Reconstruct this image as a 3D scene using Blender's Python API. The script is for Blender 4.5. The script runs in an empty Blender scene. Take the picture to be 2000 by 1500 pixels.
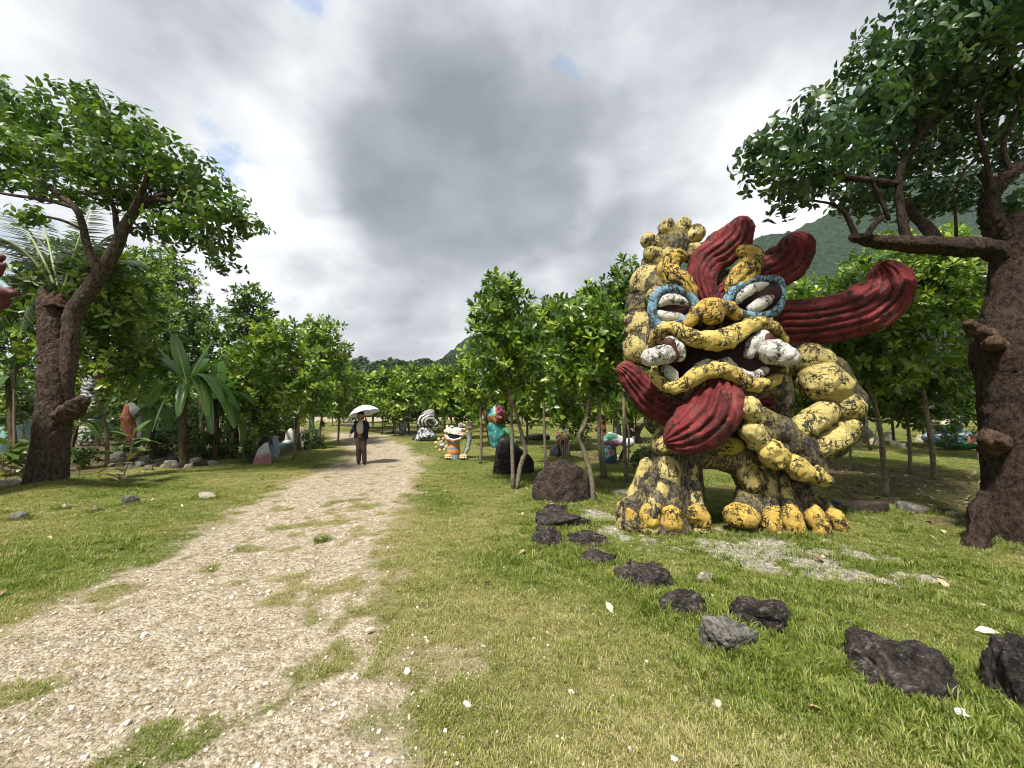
import bpy, bmesh, math, random
import numpy as np
from mathutils import Vector, Matrix

# ------------------------------------------------------------------ camera, sky, sun, exposure
scene = bpy.context.scene
col = scene.collection
F = 760.0                      # focal length in photo pixels (2000 wide)
HZ = 795.0                     # horizon row in the photo
CAM_H = 1.6
PITCH = math.atan((HZ - 750.0) / F)
cd = bpy.data.cameras.new('camera'); cam = bpy.data.objects.new('camera', cd); col.objects.link(cam)
cd.sensor_width = 36.0; cd.lens = F / 2000.0 * 36.0; cd.clip_start = 0.05; cd.clip_end = 5000.0
cam.location = (0, 0, CAM_H); cam.rotation_euler = (math.radians(90) + PITCH, 0, 0)
scene.camera = cam
SUN_EL, SUN_AZ = 60.0, 205.0   # degrees; azimuth clockwise from +Y (north): 205 = behind the camera, a little to its left
SUN_STRENGTH = 3.9
EXPOSURE = 1.05
SKY_GAIN = 0.92
scene.view_settings.view_transform = 'Standard'
try: scene.view_settings.look = 'None'
except Exception: pass
scene.view_settings.exposure = EXPOSURE; scene.view_settings.gamma = 1.0
scene.view_settings.use_curve_mapping = False
cy = scene.cycles
cy.use_denoising = True; cy.max_bounces = 4; cy.diffuse_bounces = 2; cy.glossy_bounces = 1
cy.use_adaptive_sampling = True; cy.adaptive_threshold = 0.022; cy.adaptive_min_samples = 16; cy.filter_width = 1.05
cy.transmission_bounces = 2; cy.transparent_max_bounces = 4; cy.caustics_reflective = False; cy.caustics_refractive = False

RIGHT = np.array([1.0, 0, 0]); FWD = np.array([0, math.cos(PITCH), math.sin(PITCH)]); UP = np.array([0, -math.sin(PITCH), math.cos(PITCH)])
CAM = np.array([0, 0, CAM_H])
def ray(px, py):
    return RIGHT * ((px - 1000.0) / F) + UP * ((750.0 - py) / F) + FWD
def at(px, py, Y):             # the point at depth Y (metres north of the camera) seen at that pixel
    d = ray(px, py); return CAM + d * (Y / d[1])
def offaxis(px): return math.cos(math.atan((px - 1000.0) / F))   # round things far off axis look wider than they are
def gp(px, py, z=0.0):         # the ground point seen at that pixel
    d = ray(px, py); return CAM + d * ((z - CAM_H) / d[2])

class Tree:                    # tiny node-tree helper
    def __init__(s, nt):
        s.nt = nt; nt.nodes.clear()
    def n(s, t, **kw):
        nd = s.nt.nodes.new(t)
        for k, v in kw.items():
            if k.startswith('i_'):
                key = k[2:]
                key = int(key) if key.isdigit() else key.replace('_', ' ')
                s.put(nd.inputs[key], v)
            else: setattr(nd, k, v)
        return nd
    def put(s, sock, v):
        if isinstance(v, bpy.types.NodeSocket): s.nt.links.new(v, sock)
        elif isinstance(v, bpy.types.Node): s.nt.links.new(v.outputs[0], sock)
        else: sock.default_value = v
    def m(s, op, a, b=0.0, c=0.0, clamp=False):
        nd = s.nt.nodes.new('ShaderNodeMath'); nd.operation = op; nd.use_clamp = clamp
        for i, v in enumerate((a, b, c)): s.put(nd.inputs[i], v)
        return nd.outputs[0]
    def vm(s, op, a, b=(0, 0, 0), scale=None):
        nd = s.nt.nodes.new('ShaderNodeVectorMath'); nd.operation = op
        s.put(nd.inputs[0], a); s.put(nd.inputs[1], b)
        if scale is not None: s.put(nd.inputs['Scale'], scale)
        return nd.outputs['Value'] if op in ('DOT_PRODUCT', 'LENGTH', 'DISTANCE') else nd.outputs[0]
    def mix(s, f, a, b, mode='MIX'):
        nd = s.nt.nodes.new('ShaderNodeMix'); nd.data_type = 'RGBA'; nd.blend_type = mode
        s.put(nd.inputs[0], f)
        for i, v in ((6, a), (7, b)): s.put(nd.inputs[i], tuple(v) + (1,) if isinstance(v, (tuple, list)) and len(v) == 3 else v)
        return nd.outputs[2]
    def ss(s, x, lo, hi, a=0.0, b=1.0):
        nd = s.nt.nodes.new('ShaderNodeMapRange'); nd.interpolation_type = 'SMOOTHSTEP'
        for i, v in enumerate((x, lo, hi, a, b)): s.put(nd.inputs[i], v)
        return nd.outputs[0]
    def noise(s, vec, scale, detail=4.0, rough=0.55, dist=0.0):
        nd = s.nt.nodes.new('ShaderNodeTexNoise')
        if vec is not None: s.put(nd.inputs['Vector'], vec)
        nd.inputs['Scale'].default_value = scale; nd.inputs['Detail'].default_value = detail
        nd.inputs['Roughness'].default_value = rough; nd.inputs['Distortion'].default_value = dist
        return nd.outputs[0]
    def ramp(s, x, stops):
        nd = s.nt.nodes.new('ShaderNodeValToRGB'); s.put(nd.inputs[0], x)
        el = nd.color_ramp.elements
        while len(el) < len(stops): el.new(0.5)
        for e, (p, c) in zip(el, stops): e.position = p; e.color = tuple(c) + (1,)
        return nd.outputs[0]

world = bpy.data.worlds.new('World'); scene.world = world; world.use_nodes = True
def build_world():
    t = Tree(world.node_tree)
    out = t.n('ShaderNodeOutputWorld'); bg = t.n('ShaderNodeBackground')
    bg.inputs['Strength'].default_value = 0.1
    sky = t.n('ShaderNodeTexSky'); sky.sky_type = 'NISHITA'; sky.sun_disc = False
    sky.sun_elevation = math.radians(SUN_EL); sky.sun_rotation = math.radians(SUN_AZ); sky.dust_density = 1.5
    d = t.n('ShaderNodeTexCoord').outputs['Generated']
    d = t.vm('NORMALIZE', d)
    sep = t.n('ShaderNodeSeparateXYZ', i_0=d)
    z = t.m('ADD', t.m('MAXIMUM', sep.outputs[2], 0.0), 0.34)
    cmb = t.n('ShaderNodeCombineXYZ', i_0=t.m('DIVIDE', sep.outputs[0], z), i_1=t.m('DIVIDE', sep.outputs[1], z), i_2=0.37)
    n1 = t.noise(t.vm('ADD', cmb.outputs[0], (3.1, 1.7, 0)), 1.5, 4, 0.5, 0.15)
    n2 = t.noise(t.vm('MULTIPLY', d, (1.0, 1.0, 1.7)), 3.6, 7, 0.60, 0.12)
    v = t.m('ADD', t.m('MULTIPLY', n1, 0.8), t.m('MULTIPLY', n2, 0.60))
    v = t.m('ADD', v, -0.19)
    dw = t.vm('NORMALIZE', t.vm('ADD', d, t.vm('SCALE', t.vm('SUBTRACT', t.n('ShaderNodeTexNoise', i_Vector=cmb.outputs[0], i_Scale=2.4, i_Detail=3.0).outputs[1], (.5, .5, .5)), scale=0.32)))
    def blob(px, py, deg):
        r = ray(px, py); r = r / np.linalg.norm(r)
        x = t.m('DIVIDE', t.m('SUBTRACT', t.vm('DOT_PRODUCT', dw, tuple(r)), 1.0), 1 - math.cos(math.radians(deg)))
        return t.m('POWER', math.e, x)
    for px, py, deg, w in ((560, 330, 8, .17), (700, 60, 8, .26), (630, 410, 5, .16), (1010, 70, 7, .20), (1520, 420, 11, .26), (1180, 340, 4, .12),
                           (420, 430, 10, .16), (1090, 565, 4, .14), (20, 440, 12, .12), (520, 660, 9, .2), (1320, 60, 9, .08), (1350, 330, 8, .08), (620, 690, 7, .06),
                           (840, 220, 11, -.17), (1060, 270, 8, -.13), (780, 440, 8, -.16), (820, 620, 9, -.10), (300, 120, 9, -.03), (960, 480, 8, -.08), (720, 340, 6, -.08)):
        v = t.m('ADD', v, t.m('MULTIPLY', blob(px, py, deg), w))
    cl = t.ramp(v, [(0.20, (1.45, 1.58, 1.76)), (0.38, (2.25, 2.38, 2.58)), (0.54, (3.6, 3.75, 3.98)), (0.70, (5.5, 5.62, 5.8)), (0.88, (7.2, 7.3, 7.4))])
    # low air above the horizon is a little flatter and greyer
    hz = t.ss(sep.outputs[2], 0.0, 0.22, 0.45, 0.0)
    cl = t.mix(hz, cl, (3.5, 3.7, 3.95))
    hole = t.ss(n2, 0.62, 0.76, 0.0, 0.4)
    for px, py, deg, w in ((455, 310, 2.8, .9), (405, 280, 2.2, .6), (618, 10, 2.4, .9), (1130, 150, 1.8, .7), (1225, 165, 1.4, .6), (20, 400, 4.5, .6), (60, 200, 4, .4)):
        hole = t.m('ADD', hole, t.m('MULTIPLY', blob(px, py, deg), w))
    hole = t.ss(t.m('ADD', hole, t.m('MULTIPLY', t.m('SUBTRACT', n2, 0.5), -3.2)), 0.55, 1.15)
    blue = t.mix(0.55, t.mix(1.0, sky.outputs[0], (1.0, 1.0, 1.0), 'MULTIPLY'), (2.2, 3.4, 5.6))
    c = t.mix(t.m('MULTIPLY', hole, 0.85), cl, blue)
    c = t.mix(1.0, c, (SKY_GAIN,) * 3, 'MULTIPLY')
    t.put(bg.inputs['Color'], c); t.put(out.inputs[0], bg.outputs[0])
build_world()
world.cycles.sampling_method = 'NONE'
sd = bpy.data.lights.new('sun', 'SUN'); sd.energy = SUN_STRENGTH; sd.angle = math.radians(6.0); sd.color = (1.0, 0.955, 0.88)
sun = bpy.data.objects.new('sun', sd); col.objects.link(sun)
_a, _e = math.radians(SUN_AZ), math.radians(SUN_EL)
sun_dir = Vector((math.sin(_a) * math.cos(_e), math.cos(_a) * math.cos(_e), math.sin(_e)))
sun.rotation_euler = sun_dir.to_track_quat('Z', 'Y').to_euler(); sun.location = (-6, -12, 30)

# ------------------------------------------------------------------ helpers: objects and meshes
rng = np.random.default_rng(7); random.seed(7)
ORG = {}
def thing(name, label, cat, loc, group=None):
    o = bpy.data.objects.new(name, None); col.objects.link(o); o.location = tuple(float(v) for v in loc)
    o.empty_display_size = 0.2; ORG[o.name] = np.array(loc, float)
    return tag(o, label, cat, group)
def tag(o, label, cat, group=None, kind=None):
    if label: o['label'] = label
    if cat: o['category'] = cat
    if group: o['group'] = group
    if kind: o['kind'] = kind
    return o
def make(name, V, Fc, mat, parent=None, attrs=None, cols=None, smooth=True, label=None, origin=None):
    """V (n,3) world coordinates; Fc (m,3|4) indices. Parts are stored relative to their thing's base."""
    V = np.asarray(V, np.float32); me = bpy.data.meshes.new(name)
    o0 = ORG[parent.name] if parent is not None else (np.zeros(3) if origin is None else np.asarray(origin, float))
    Vr = (V - o0).astype(np.float32)
    if not isinstance(Fc, list): Fc = [Fc]
    Fc = [np.asarray(f, np.int32) for f in Fc if len(f)]
    me.vertices.add(len(Vr)); me.vertices.foreach_set('co', Vr.ravel())
    nl = sum(f.size for f in Fc); npoly = sum(len(f) for f in Fc)
    me.loops.add(nl); me.polygons.add(npoly)
    me.loops.foreach_set('vertex_index', np.concatenate([f.ravel() for f in Fc]))
    tot = np.concatenate([np.full(len(f), f.shape[1], np.int32) for f in Fc])
    me.polygons.foreach_set('loop_start', np.concatenate([[0], np.cumsum(tot)[:-1]]).astype(np.int32))
    me.update(calc_edges=True)
    me.polygons.foreach_set('use_smooth', np.full(npoly, smooth))
    for k, a in (attrs or {}).items():
        at_ = me.attributes.new(k, 'FLOAT', 'POINT'); at_.data.foreach_set('value', np.asarray(a, np.float32))
    if cols is not None:
        ca = me.attributes.new('Col', 'FLOAT_COLOR', 'POINT'); c4 = np.ones((len(V), 4), np.float32); c4[:, :3] = cols
        ca.data.foreach_set('color', c4.ravel())
    me.materials.append(mat)
    o = bpy.data.objects.new(name, me); col.objects.link(o)
    if parent is not None: o.parent = parent; ORG[o.name] = o0
    else: o.location = tuple(float(v) for v in o0); ORG[o.name] = o0
    if label: o['label'] = label
    return o
def copy_tree(root, loc, rz=0.0, sc=1.0, label=None):
    r = root.copy(); col.objects.link(r); r.location = tuple(loc); r.rotation_euler = (0, 0, rz)
    r.scale = (sc, sc, sc) if not isinstance(sc, tuple) else sc
    if label: r['label'] = label
    for ch in list(root.children):
        c = ch.copy(); col.objects.link(c); c.parent = r
        for g in ch.children:
            e = g.copy(); col.objects.link(e); e.parent = c
    return r
def unit(v):
    v = np.asarray(v, float); return v / (np.linalg.norm(v, axis=-1, keepdims=True) + 1e-12)
def _hash(ix, iy, iz):
    h = (ix.astype(np.int64) * 374761393 + iy.astype(np.int64) * 668265263 + iz.astype(np.int64) * 1274126177) & 0x7fffffff
    h = ((h ^ (h >> 13)) * 1274126177) & 0x7fffffff
    return ((h ^ (h >> 16)) & 0xffff) / 65535.0
def vnoise(P):
    P = np.asarray(P, float); i = np.floor(P).astype(np.int64); f = P - i; f = f * f * (3 - 2 * f); r = 0
    for dx in (0, 1):
        for dy in (0, 1):
            for dz in (0, 1):
                w = (f[:, 0] if dx else 1 - f[:, 0]) * (f[:, 1] if dy else 1 - f[:, 1]) * (f[:, 2] if dz else 1 - f[:, 2])
                r = r + w * _hash(i[:, 0] + dx, i[:, 1] + dy, i[:, 2] + dz)
    return r * 2 - 1
def fbm(P, octv=4, gain=0.5):
    P = np.asarray(P, float); a, s, r = 1.0, 1.0, 0
    for k in range(octv): r = r + a * vnoise(P * s + 17.3 * k); a *= gain; s *= 2.03
    return r
def fbm2(x, y, octv=4, gain=0.5, z=0.5):
    x = np.asarray(x, float).ravel(); return fbm(np.stack([x, np.asarray(y, float).ravel(), np.full_like(x, z)], 1), octv, gain)
def sstep(x, a, b):
    t = np.clip((np.asarray(x, float) - a) / (b - a), 0, 1); return t * t * (3 - 2 * t)
def spline(pts, n):            # Catmull-Rom through rows of any width
    P = np.asarray(pts, float); P = np.vstack([2 * P[0] - P[1], P, 2 * P[-1] - P[-2]]); m = len(P) - 3
    u = np.linspace(0, m - 1e-6, n); i = u.astype(int); t = (u - i)[:, None]
    a, b, c, d = P[i], P[i + 1], P[i + 2], P[i + 3]
    return 0.5 * (2 * b + (c - a) * t + (2 * a - 5 * b + 4 * c - d) * t ** 2 + (3 * b - 3 * c + d - a) * t ** 3)
def joinm(parts):
    Vs, Fs, n = [], [], 0
    for V, Fc in parts: Vs.append(V); Fs.append(np.asarray(Fc) + n); n += len(V)
    return np.concatenate(Vs), np.concatenate(Fs)
def tube(pts, rad, seg=8, n=None, rough=0.0, rscale=6.0, cap=True, flute=0.0, bark=0.0):
    """swept round limb through pts (k,3) with radii; returns V, quads"""
    P = np.asarray(pts, float); R = np.asarray(rad, float).reshape(-1, 1)
    n = n or max(4, len(P) * 4)
    S = spline(np.hstack([P, R]), n); C, r = S[:, :3], np.maximum(S[:, 3], 0.001)
    T = unit(np.gradient(C, axis=0)); ref = np.array([0.13, 0.21, 1.0]) if abs(T[0][2]) < 0.85 else np.array([1.0, 0.2, 0.1])
    U = np.zeros_like(C); u = unit(np.cross(T[0], ref))
    for i in range(n): u = unit(u - T[i] * np.dot(u, T[i])); U[i] = u
    W = np.cross(T, U); th = np.linspace(0, 2 * np.pi, seg, endpoint=False)
    rr = r[:, None] * np.ones(seg)[None]
    if flute: rr = rr * (1 + flute * np.sin(th * 5 + 1.3)[None] + flute * .6 * np.sin(th * 3 + .4)[None])
    V = C[:, None, :] + rr[:, :, None] * (np.cos(th)[None, :, None] * U[:, None, :] + np.sin(th)[None, :, None] * W[:, None, :])
    V = V.reshape(-1, 3)
    if rough:
        nv = fbm(V * rscale, 4); out = unit(V - np.repeat(C, seg, 0)); V = V + out * (nv * rough * np.repeat(r, seg))[:, None]
    if bark:                   # vertical fissures and plates
        out = unit(V - np.repeat(C, seg, 0)); W3 = V * np.array([1, 1, .32]); w = fbm(V * 3.0, 2)[:, None] * .12
        rg = 1 - 2 * np.abs(fbm((W3 + w) * 15, 3, .55)); rg2 = 1 - 2 * np.abs(fbm((V + w) * 24 + 5, 2)); V = V + out * (bark * (-.9 * sstep(rg, .35, 1.0) - .6 * sstep(rg2, .4, 1.0) + .6 * fbm(V * 34, 2)))[:, None]
    i = np.arange(n - 1)[:, None] * seg; j = np.arange(seg)[None]; k = (j + 1) % seg
    Q = np.stack([i + j, i + k, i + seg + k, i + seg + j], -1).reshape(-1, 4)
    if cap:
        V = np.vstack([V, C[0], C[-1]]); a, b = len(V) - 2, len(V) - 1; s = np.arange(seg); e = (s + 1) % seg
        Q = np.vstack([Q, np.stack([e, s, np.full(seg, a), np.full(seg, a)], 1), np.stack([(n - 1) * seg + s, (n - 1) * seg + e, np.full(seg, b), np.full(seg, b)], 1)])
        # degenerate quads become triangles when split below
    return V, Q
def q2t(Q):
    Q = np.asarray(Q); a = Q[:, :3]; b = Q[:, [0, 2, 3]]; T = np.concatenate([a, b])
    ok = (T[:, 0] != T[:, 1]) & (T[:, 1] != T[:, 2]) & (T[:, 0] != T[:, 2]); return T[ok]
_ico = {}
def ico(sub):
    if sub not in _ico:
        bm = bmesh.new(); bmesh.ops.create_icosphere(bm, subdivisions=sub, radius=1.0)
        _ico[sub] = (np.array([v.co[:] for v in bm.verts]), np.array([[v.index for v in f.verts] for f in bm.faces])); bm.free()
    return _ico[sub]
def rotz(a): c, s = math.cos(a), math.sin(a); return np.array([[c, -s, 0], [s, c, 0], [0, 0, 1.0]])
def roty(a): c, s = math.cos(a), math.sin(a); return np.array([[c, 0, s], [0, 1.0, 0], [-s, 0, c]])
def rotx(a): c, s = math.cos(a), math.sin(a); return np.array([[1.0, 0, 0], [0, c, -s], [0, s, c]])

# ------------------------------------------------------------------ blended solids (rounded cones and ellipsoids) meshed with surface nets
class Sd:
    """pixel-measured solids standing at depth Y; d = metres further from the camera"""
    def __init__(s, Y): s.Y = Y
    def w(s, px, py, d=0.0): return at(px, py, s.Y + d)
    def r(s, rp, d=0.0): return rp * (s.Y + d) / F
    def ch(s, pts, c=0, n=None):
        if n: pts = spline(pts, n)
        o = []
        for a, b in zip(pts[:-1], pts[1:]):
            o.append(('c', s.w(a[0], a[1], a[3]), s.w(b[0], b[1], b[3]), s.r(a[2], a[3]), s.r(b[2], b[3]), c))
        return o
    def el(s, px, py, d, rx, ry, rd, c=0, ang=0.0):
        """rd in metres along the view, rx, ry in pixels, ang degrees clockwise in the picture"""
        return [('e', s.w(px, py, d), np.array([s.r(rx, d), rd, s.r(ry, d)]), rotz(-math.atan2(px - 1000.0, F)) @ roty(math.radians(ang)), c)]
def sdf_mesh(prims, h, k=0.03, namp=0.0, nscale=8.0, cut_ground=None):
    los, his, R = [], [], []
    for p in prims:
        if p[0] == 'c':
            m = max(p[3], p[4]); los.append(np.minimum(p[1], p[2]) - m); his.append(np.maximum(p[1], p[2]) + m)
        else:
            m = p[2].max(); los.append(p[1] - m); his.append(p[1] + m)
    lo = np.min(los, 0) - 4 * h - k; hi = np.max(his, 0) + 4 * h + k
    if cut_ground is not None: lo[2] = max(lo[2], cut_ground - 2 * h)
    nx = np.ceil((hi - lo) / h).astype(int) + 1
    ax = [lo[i] + h * np.arange(nx[i]) for i in range(3)]
    Fg = np.full(nx, 10.0, np.float32); m1 = Fg.copy(); m2 = Fg.copy(); idg = np.zeros(nx, np.int16)
    for p, l, u in zip(prims, los, his):
        mg = 3 * h + 1.5 * k + 0.06
        i0 = np.maximum(((l - mg - lo) / h).astype(int), 0); i1 = np.minimum(((u + mg - lo) / h).astype(int) + 2, nx)
        if (i1 <= i0).any(): continue
        sl = tuple(slice(a, b) for a, b in zip(i0, i1))
        X = np.stack(np.meshgrid(*[ax[i][sl[i]] for i in range(3)], indexing='ij'), -1)
        if p[0] == 'c':
            a, b, ra, rb = p[1:5]; ab = b - a; q = X - a; L = max(ab @ ab, 1e-9)
            t = np.clip((q @ ab) / L, 0, 1); d = np.linalg.norm(q - t[..., None] * ab, axis=-1) - (ra + (rb - ra) * t)
        else:
            c, rad, M = p[1:4]; q = (X - c) @ M; k0 = np.linalg.norm(q / rad, axis=-1); k1 = np.linalg.norm(q / rad ** 2, axis=-1)
            d = k0 * (k0 - 1) / np.maximum(k1, 1e-6)
        f = Fg[sl]; hh = np.clip(0.5 + 0.5 * (f - d) / k, 0, 1); Fg[sl] = f + (d - f) * hh - k * hh * (1 - hh)
        a1 = m1[sl]; bet = d < a1
        m2[sl] = np.where(bet, a1, np.minimum(m2[sl], d)); idg[sl] = np.where(bet, p[-1], idg[sl]); m1[sl] = np.where(bet, d, a1)
    if namp:
        band = np.abs(Fg) < namp * 2 + 3 * h; ii = np.argwhere(band)
        Fg[band] += namp * fbm((lo + ii * h) * nscale, 4)
    if cut_ground is not None: pass
    ins = Fg < 0
    c = [ins[a:nx[0] - 1 + a, b:nx[1] - 1 + b, e:nx[2] - 1 + e] for a in (0, 1) for b in (0, 1) for e in (0, 1)]
    s = sum(x.astype(np.int8) for x in c); act = (s > 0) & (s < 8)
    idx = np.full(act.shape, -1, np.int64); cells = np.argwhere(act); idx[act] = np.arange(len(cells))
    acc = np.zeros((len(cells), 3)); cnt = np.zeros(len(cells))
    off = [(a, b, e) for a in (0, 1) for b in (0, 1) for e in (0, 1)]
    val = {o: Fg[cells[:, 0] + o[0], cells[:, 1] + o[1], cells[:, 2] + o[2]] for o in off}
    for o in off:
        for d in range(3):
            if o[d] == 0:
                o2 = tuple(1 if i == d else o[i] for i in range(3)); fa, fb = val[o], val[o2]; x = (fa < 0) != (fb < 0)
                tt = fa[x] / (fa[x] - fb[x]); p_ = np.tile(np.array(o, float), (x.sum(), 1)); p_[:, d] = tt; acc[x] += p_; cnt[x] += 1
    V = lo + (cells + acc / cnt[:, None]) * h
    Q = []
    for d in range(3):
        e1, e2 = (d + 1) % 3, (d + 2) % 3
        A = ins; sl0 = [slice(None)] * 3; sl1 = [slice(None)] * 3; sl0[d] = slice(0, -1); sl1[d] = slice(1, None)
        x = A[tuple(sl0)] != A[tuple(sl1)]; g = np.argwhere(x); ok = (g[:, e1] > 0) & (g[:, e2] > 0) & (g[:, e1] < nx[e1] - 1) & (g[:, e2] < nx[e2] - 1); g = g[ok]
        flip = A[tuple(g.T)]
        def cell(a, b):
            q = g.copy(); q[:, e1] -= a; q[:, e2] -= b; return idx[tuple(q.T)]
        q4 = np.stack([cell(1, 1), cell(0, 1), cell(0, 0), cell(1, 0)], 1); q4[~flip] = q4[~flip][:, ::-1]; Q.append(q4)
    Q = np.concatenate(Q); Q = Q[(Q >= 0).all(1)]
    ids = idg[tuple(cells.T)]; crease = (m2 - m1)[tuple(cells.T)]
    return V, Q, ids, crease
# ------------------------------------------------------------------ materials
def newmat(name):
    m = bpy.data.materials.new(name); m.use_nodes = True; t = Tree(m.node_tree)
    out = t.n('ShaderNodeOutputMaterial'); b = t.n('ShaderNodeBsdfPrincipled'); t.put(out.inputs[0], b.outputs[0])
    return m, t, b, out
def bump(t, b, h, strength, dist):
    n = t.n('ShaderNodeBump', i_Strength=strength, i_Distance=dist, i_Height=h); t.put(b.inputs['Normal'], n.outputs[0])
def attr(t, name, typ='GEOMETRY', o='Fac'):
    return t.n('ShaderNodeAttribute', attribute_name=name, attribute_type=typ).outputs[o]
def pos(t): return t.n('ShaderNodeNewGeometry').outputs['Position']
def mat_painted(name, under=(0.085, 0.072, 0.062), crack=10.0, cover=0.0, bmp=0.7, chip=22.0, rough=0.75, line=0.055, streak=.25):
    """weathered paint on rough concrete: colour from Col, coverage from the paint attribute, dark cracks and chips"""
    m, t, b, o = newmat(name); p = pos(t)
    n2 = t.noise(p, crack * 0.35, 3); n3 = t.noise(p, chip, 6, 0.65); n4 = t.noise(p, 3.0, 4, 0.6)
    mp = t.n('ShaderNodeMapping', i_Vector=p, i_Scale=(1.0, 1.0, .6), i_Rotation=(.5, .3, .4))
    ra = t.noise(mp.outputs[0], crack * .62, 6, 0.58, 0.6); rb = t.noise(t.vm('ADD', p, (5.2, 1.3, 7.7)), crack * .95, 5, 0.55, 0.5)
    da = t.m('ABSOLUTE', t.m('SUBTRACT', ra, .5)); db = t.m('ABSOLUTE', t.m('SUBTRACT', rb, .5))
    wd = t.ss(n2, .40, .64, line * .10, line * 1.15)
    ln = t.m('MULTIPLY', t.ss(da, t.m('MULTIPLY', wd, .22), wd), t.ss(db, t.m('MULTIPLY', wd, .15), t.m('MULTIPLY', wd, .8)))
    st = t.noise(t.n('ShaderNodeMapping', i_Vector=p, i_Scale=(1, 1, .22)).outputs[0], 24, 5, .62)
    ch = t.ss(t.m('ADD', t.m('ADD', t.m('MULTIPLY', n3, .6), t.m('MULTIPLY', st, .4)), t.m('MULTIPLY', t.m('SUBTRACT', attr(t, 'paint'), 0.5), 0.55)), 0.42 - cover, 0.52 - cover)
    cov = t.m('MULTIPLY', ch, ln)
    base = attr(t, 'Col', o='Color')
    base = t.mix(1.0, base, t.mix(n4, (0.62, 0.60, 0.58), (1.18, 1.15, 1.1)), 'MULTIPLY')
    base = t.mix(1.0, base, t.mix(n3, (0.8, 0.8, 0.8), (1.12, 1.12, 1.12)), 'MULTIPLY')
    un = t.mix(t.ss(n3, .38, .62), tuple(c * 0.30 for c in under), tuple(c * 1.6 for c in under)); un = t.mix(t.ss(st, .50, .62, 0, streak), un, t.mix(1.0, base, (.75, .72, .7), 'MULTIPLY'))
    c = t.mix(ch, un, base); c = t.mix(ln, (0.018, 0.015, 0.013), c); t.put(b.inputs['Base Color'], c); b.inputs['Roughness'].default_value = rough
    b.inputs['Specular IOR Level'].default_value = 0.3
    hgt = t.m('ADD', t.m('ADD', t.m('MULTIPLY', cov, 0.7), t.m('MULTIPLY', n3, 0.9)), t.m('MULTIPLY', t.noise(p, 62, 3, .6), .7)); bump(t, b, hgt, bmp, 0.022)
    return m
def mat_smoothpaint(name, dirt=0.35, rough=0.6):
    """brush-painted boulders and small statues: colour from Col with dirt and soft brush streaks"""
    m, t, b, o = newmat(name); p = pos(t); n1 = t.noise(p, 14, 6, 0.65); n2 = t.noise(p, 4, 5, 0.6); n3 = t.noise(p, 60, 3)
    c = attr(t, 'Col', o='Color'); c = t.mix(1.0, c, t.mix(n1, (0.7, 0.7, 0.7), (1.15, 1.15, 1.15)), 'MULTIPLY')
    d = t.m('MULTIPLY', t.ss(t.m('ADD', t.m('MULTIPLY', n1, .6), t.m('MULTIPLY', n2, .4)), 0.50, 0.68), dirt * 2)
    t.put(b.inputs['Base Color'], t.mix(t.m('MINIMUM', d, 0.85), c, (0.045, 0.04, 0.035))); b.inputs['Roughness'].default_value = rough
    bump(t, b, t.m('ADD', n1, t.m('MULTIPLY', n3, 0.4)), 0.5, 0.02); return m
def mat_leaf(name, dark, light, young, rough=0.42, trans=0.30):
    m, t, b, out = newmat(name); ti = attr(t, 'tint'); p = pos(t)
    c = t.ramp(ti, [(0.0, dark), (0.62, light), (1.0, young)])
    bf = t.n('ShaderNodeNewGeometry').outputs['Backfacing']
    c = t.mix(t.m('MULTIPLY', bf, 0.35), c, t.mix(1.0, c, (1.35, 1.3, 1.25), 'MULTIPLY'))
    t.put(b.inputs['Base Color'], c); b.inputs['Roughness'].default_value = rough; b.inputs['Specular IOR Level'].default_value = 0.45
    tr = t.n('ShaderNodeBsdfTranslucent'); t.put(tr.inputs[0], t.mix(1.0, c, (1.25, 1.5, 0.55), 'MULTIPLY'))
    ms = t.n('ShaderNodeMixShader', i_0=trans); t.put(ms.inputs[1], b.outputs[0]); t.put(ms.inputs[2], tr.outputs[0]); t.put(out.inputs[0], ms.outputs[0])
    return m
def mat_bark(name, a, bcol, scale=9.0, stretch=0.35, bmp=0.8, moss=0.0):
    m, t, b, o = newmat(name); p = pos(t); mp = t.n('ShaderNodeMapping', i_Vector=p, i_Scale=(1, 1, stretch))
    n1 = t.noise(mp.outputs[0], scale, 8, 0.68, 0.4); n2 = t.noise(mp.outputs[0], scale * 4.5, 5, 0.6); n3 = t.noise(p, 2.2, 3)
    x = t.m('ADD', t.m('MULTIPLY', n1, 0.6), t.m('MULTIPLY', n2, 0.4))
    c = t.mix(t.ss(x, 0.38, 0.60), a, bcol); c = t.mix(1.0, c, t.mix(n3, (0.65, 0.62, 0.6), (1.3, 1.25, 1.2)), 'MULTIPLY')
    if moss: c = t.mix(t.m('MULTIPLY', t.ss(t.noise(p, 6, 5), 0.55, 0.7), moss), c, (0.10, 0.11, 0.05))
    t.put(b.inputs['Base Color'], c); b.inputs['Roughness'].default_value = 0.9; b.inputs['Specular IOR Level'].default_value = 0.15
    bump(t, b, x, bmp, 0.05); return m
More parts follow.
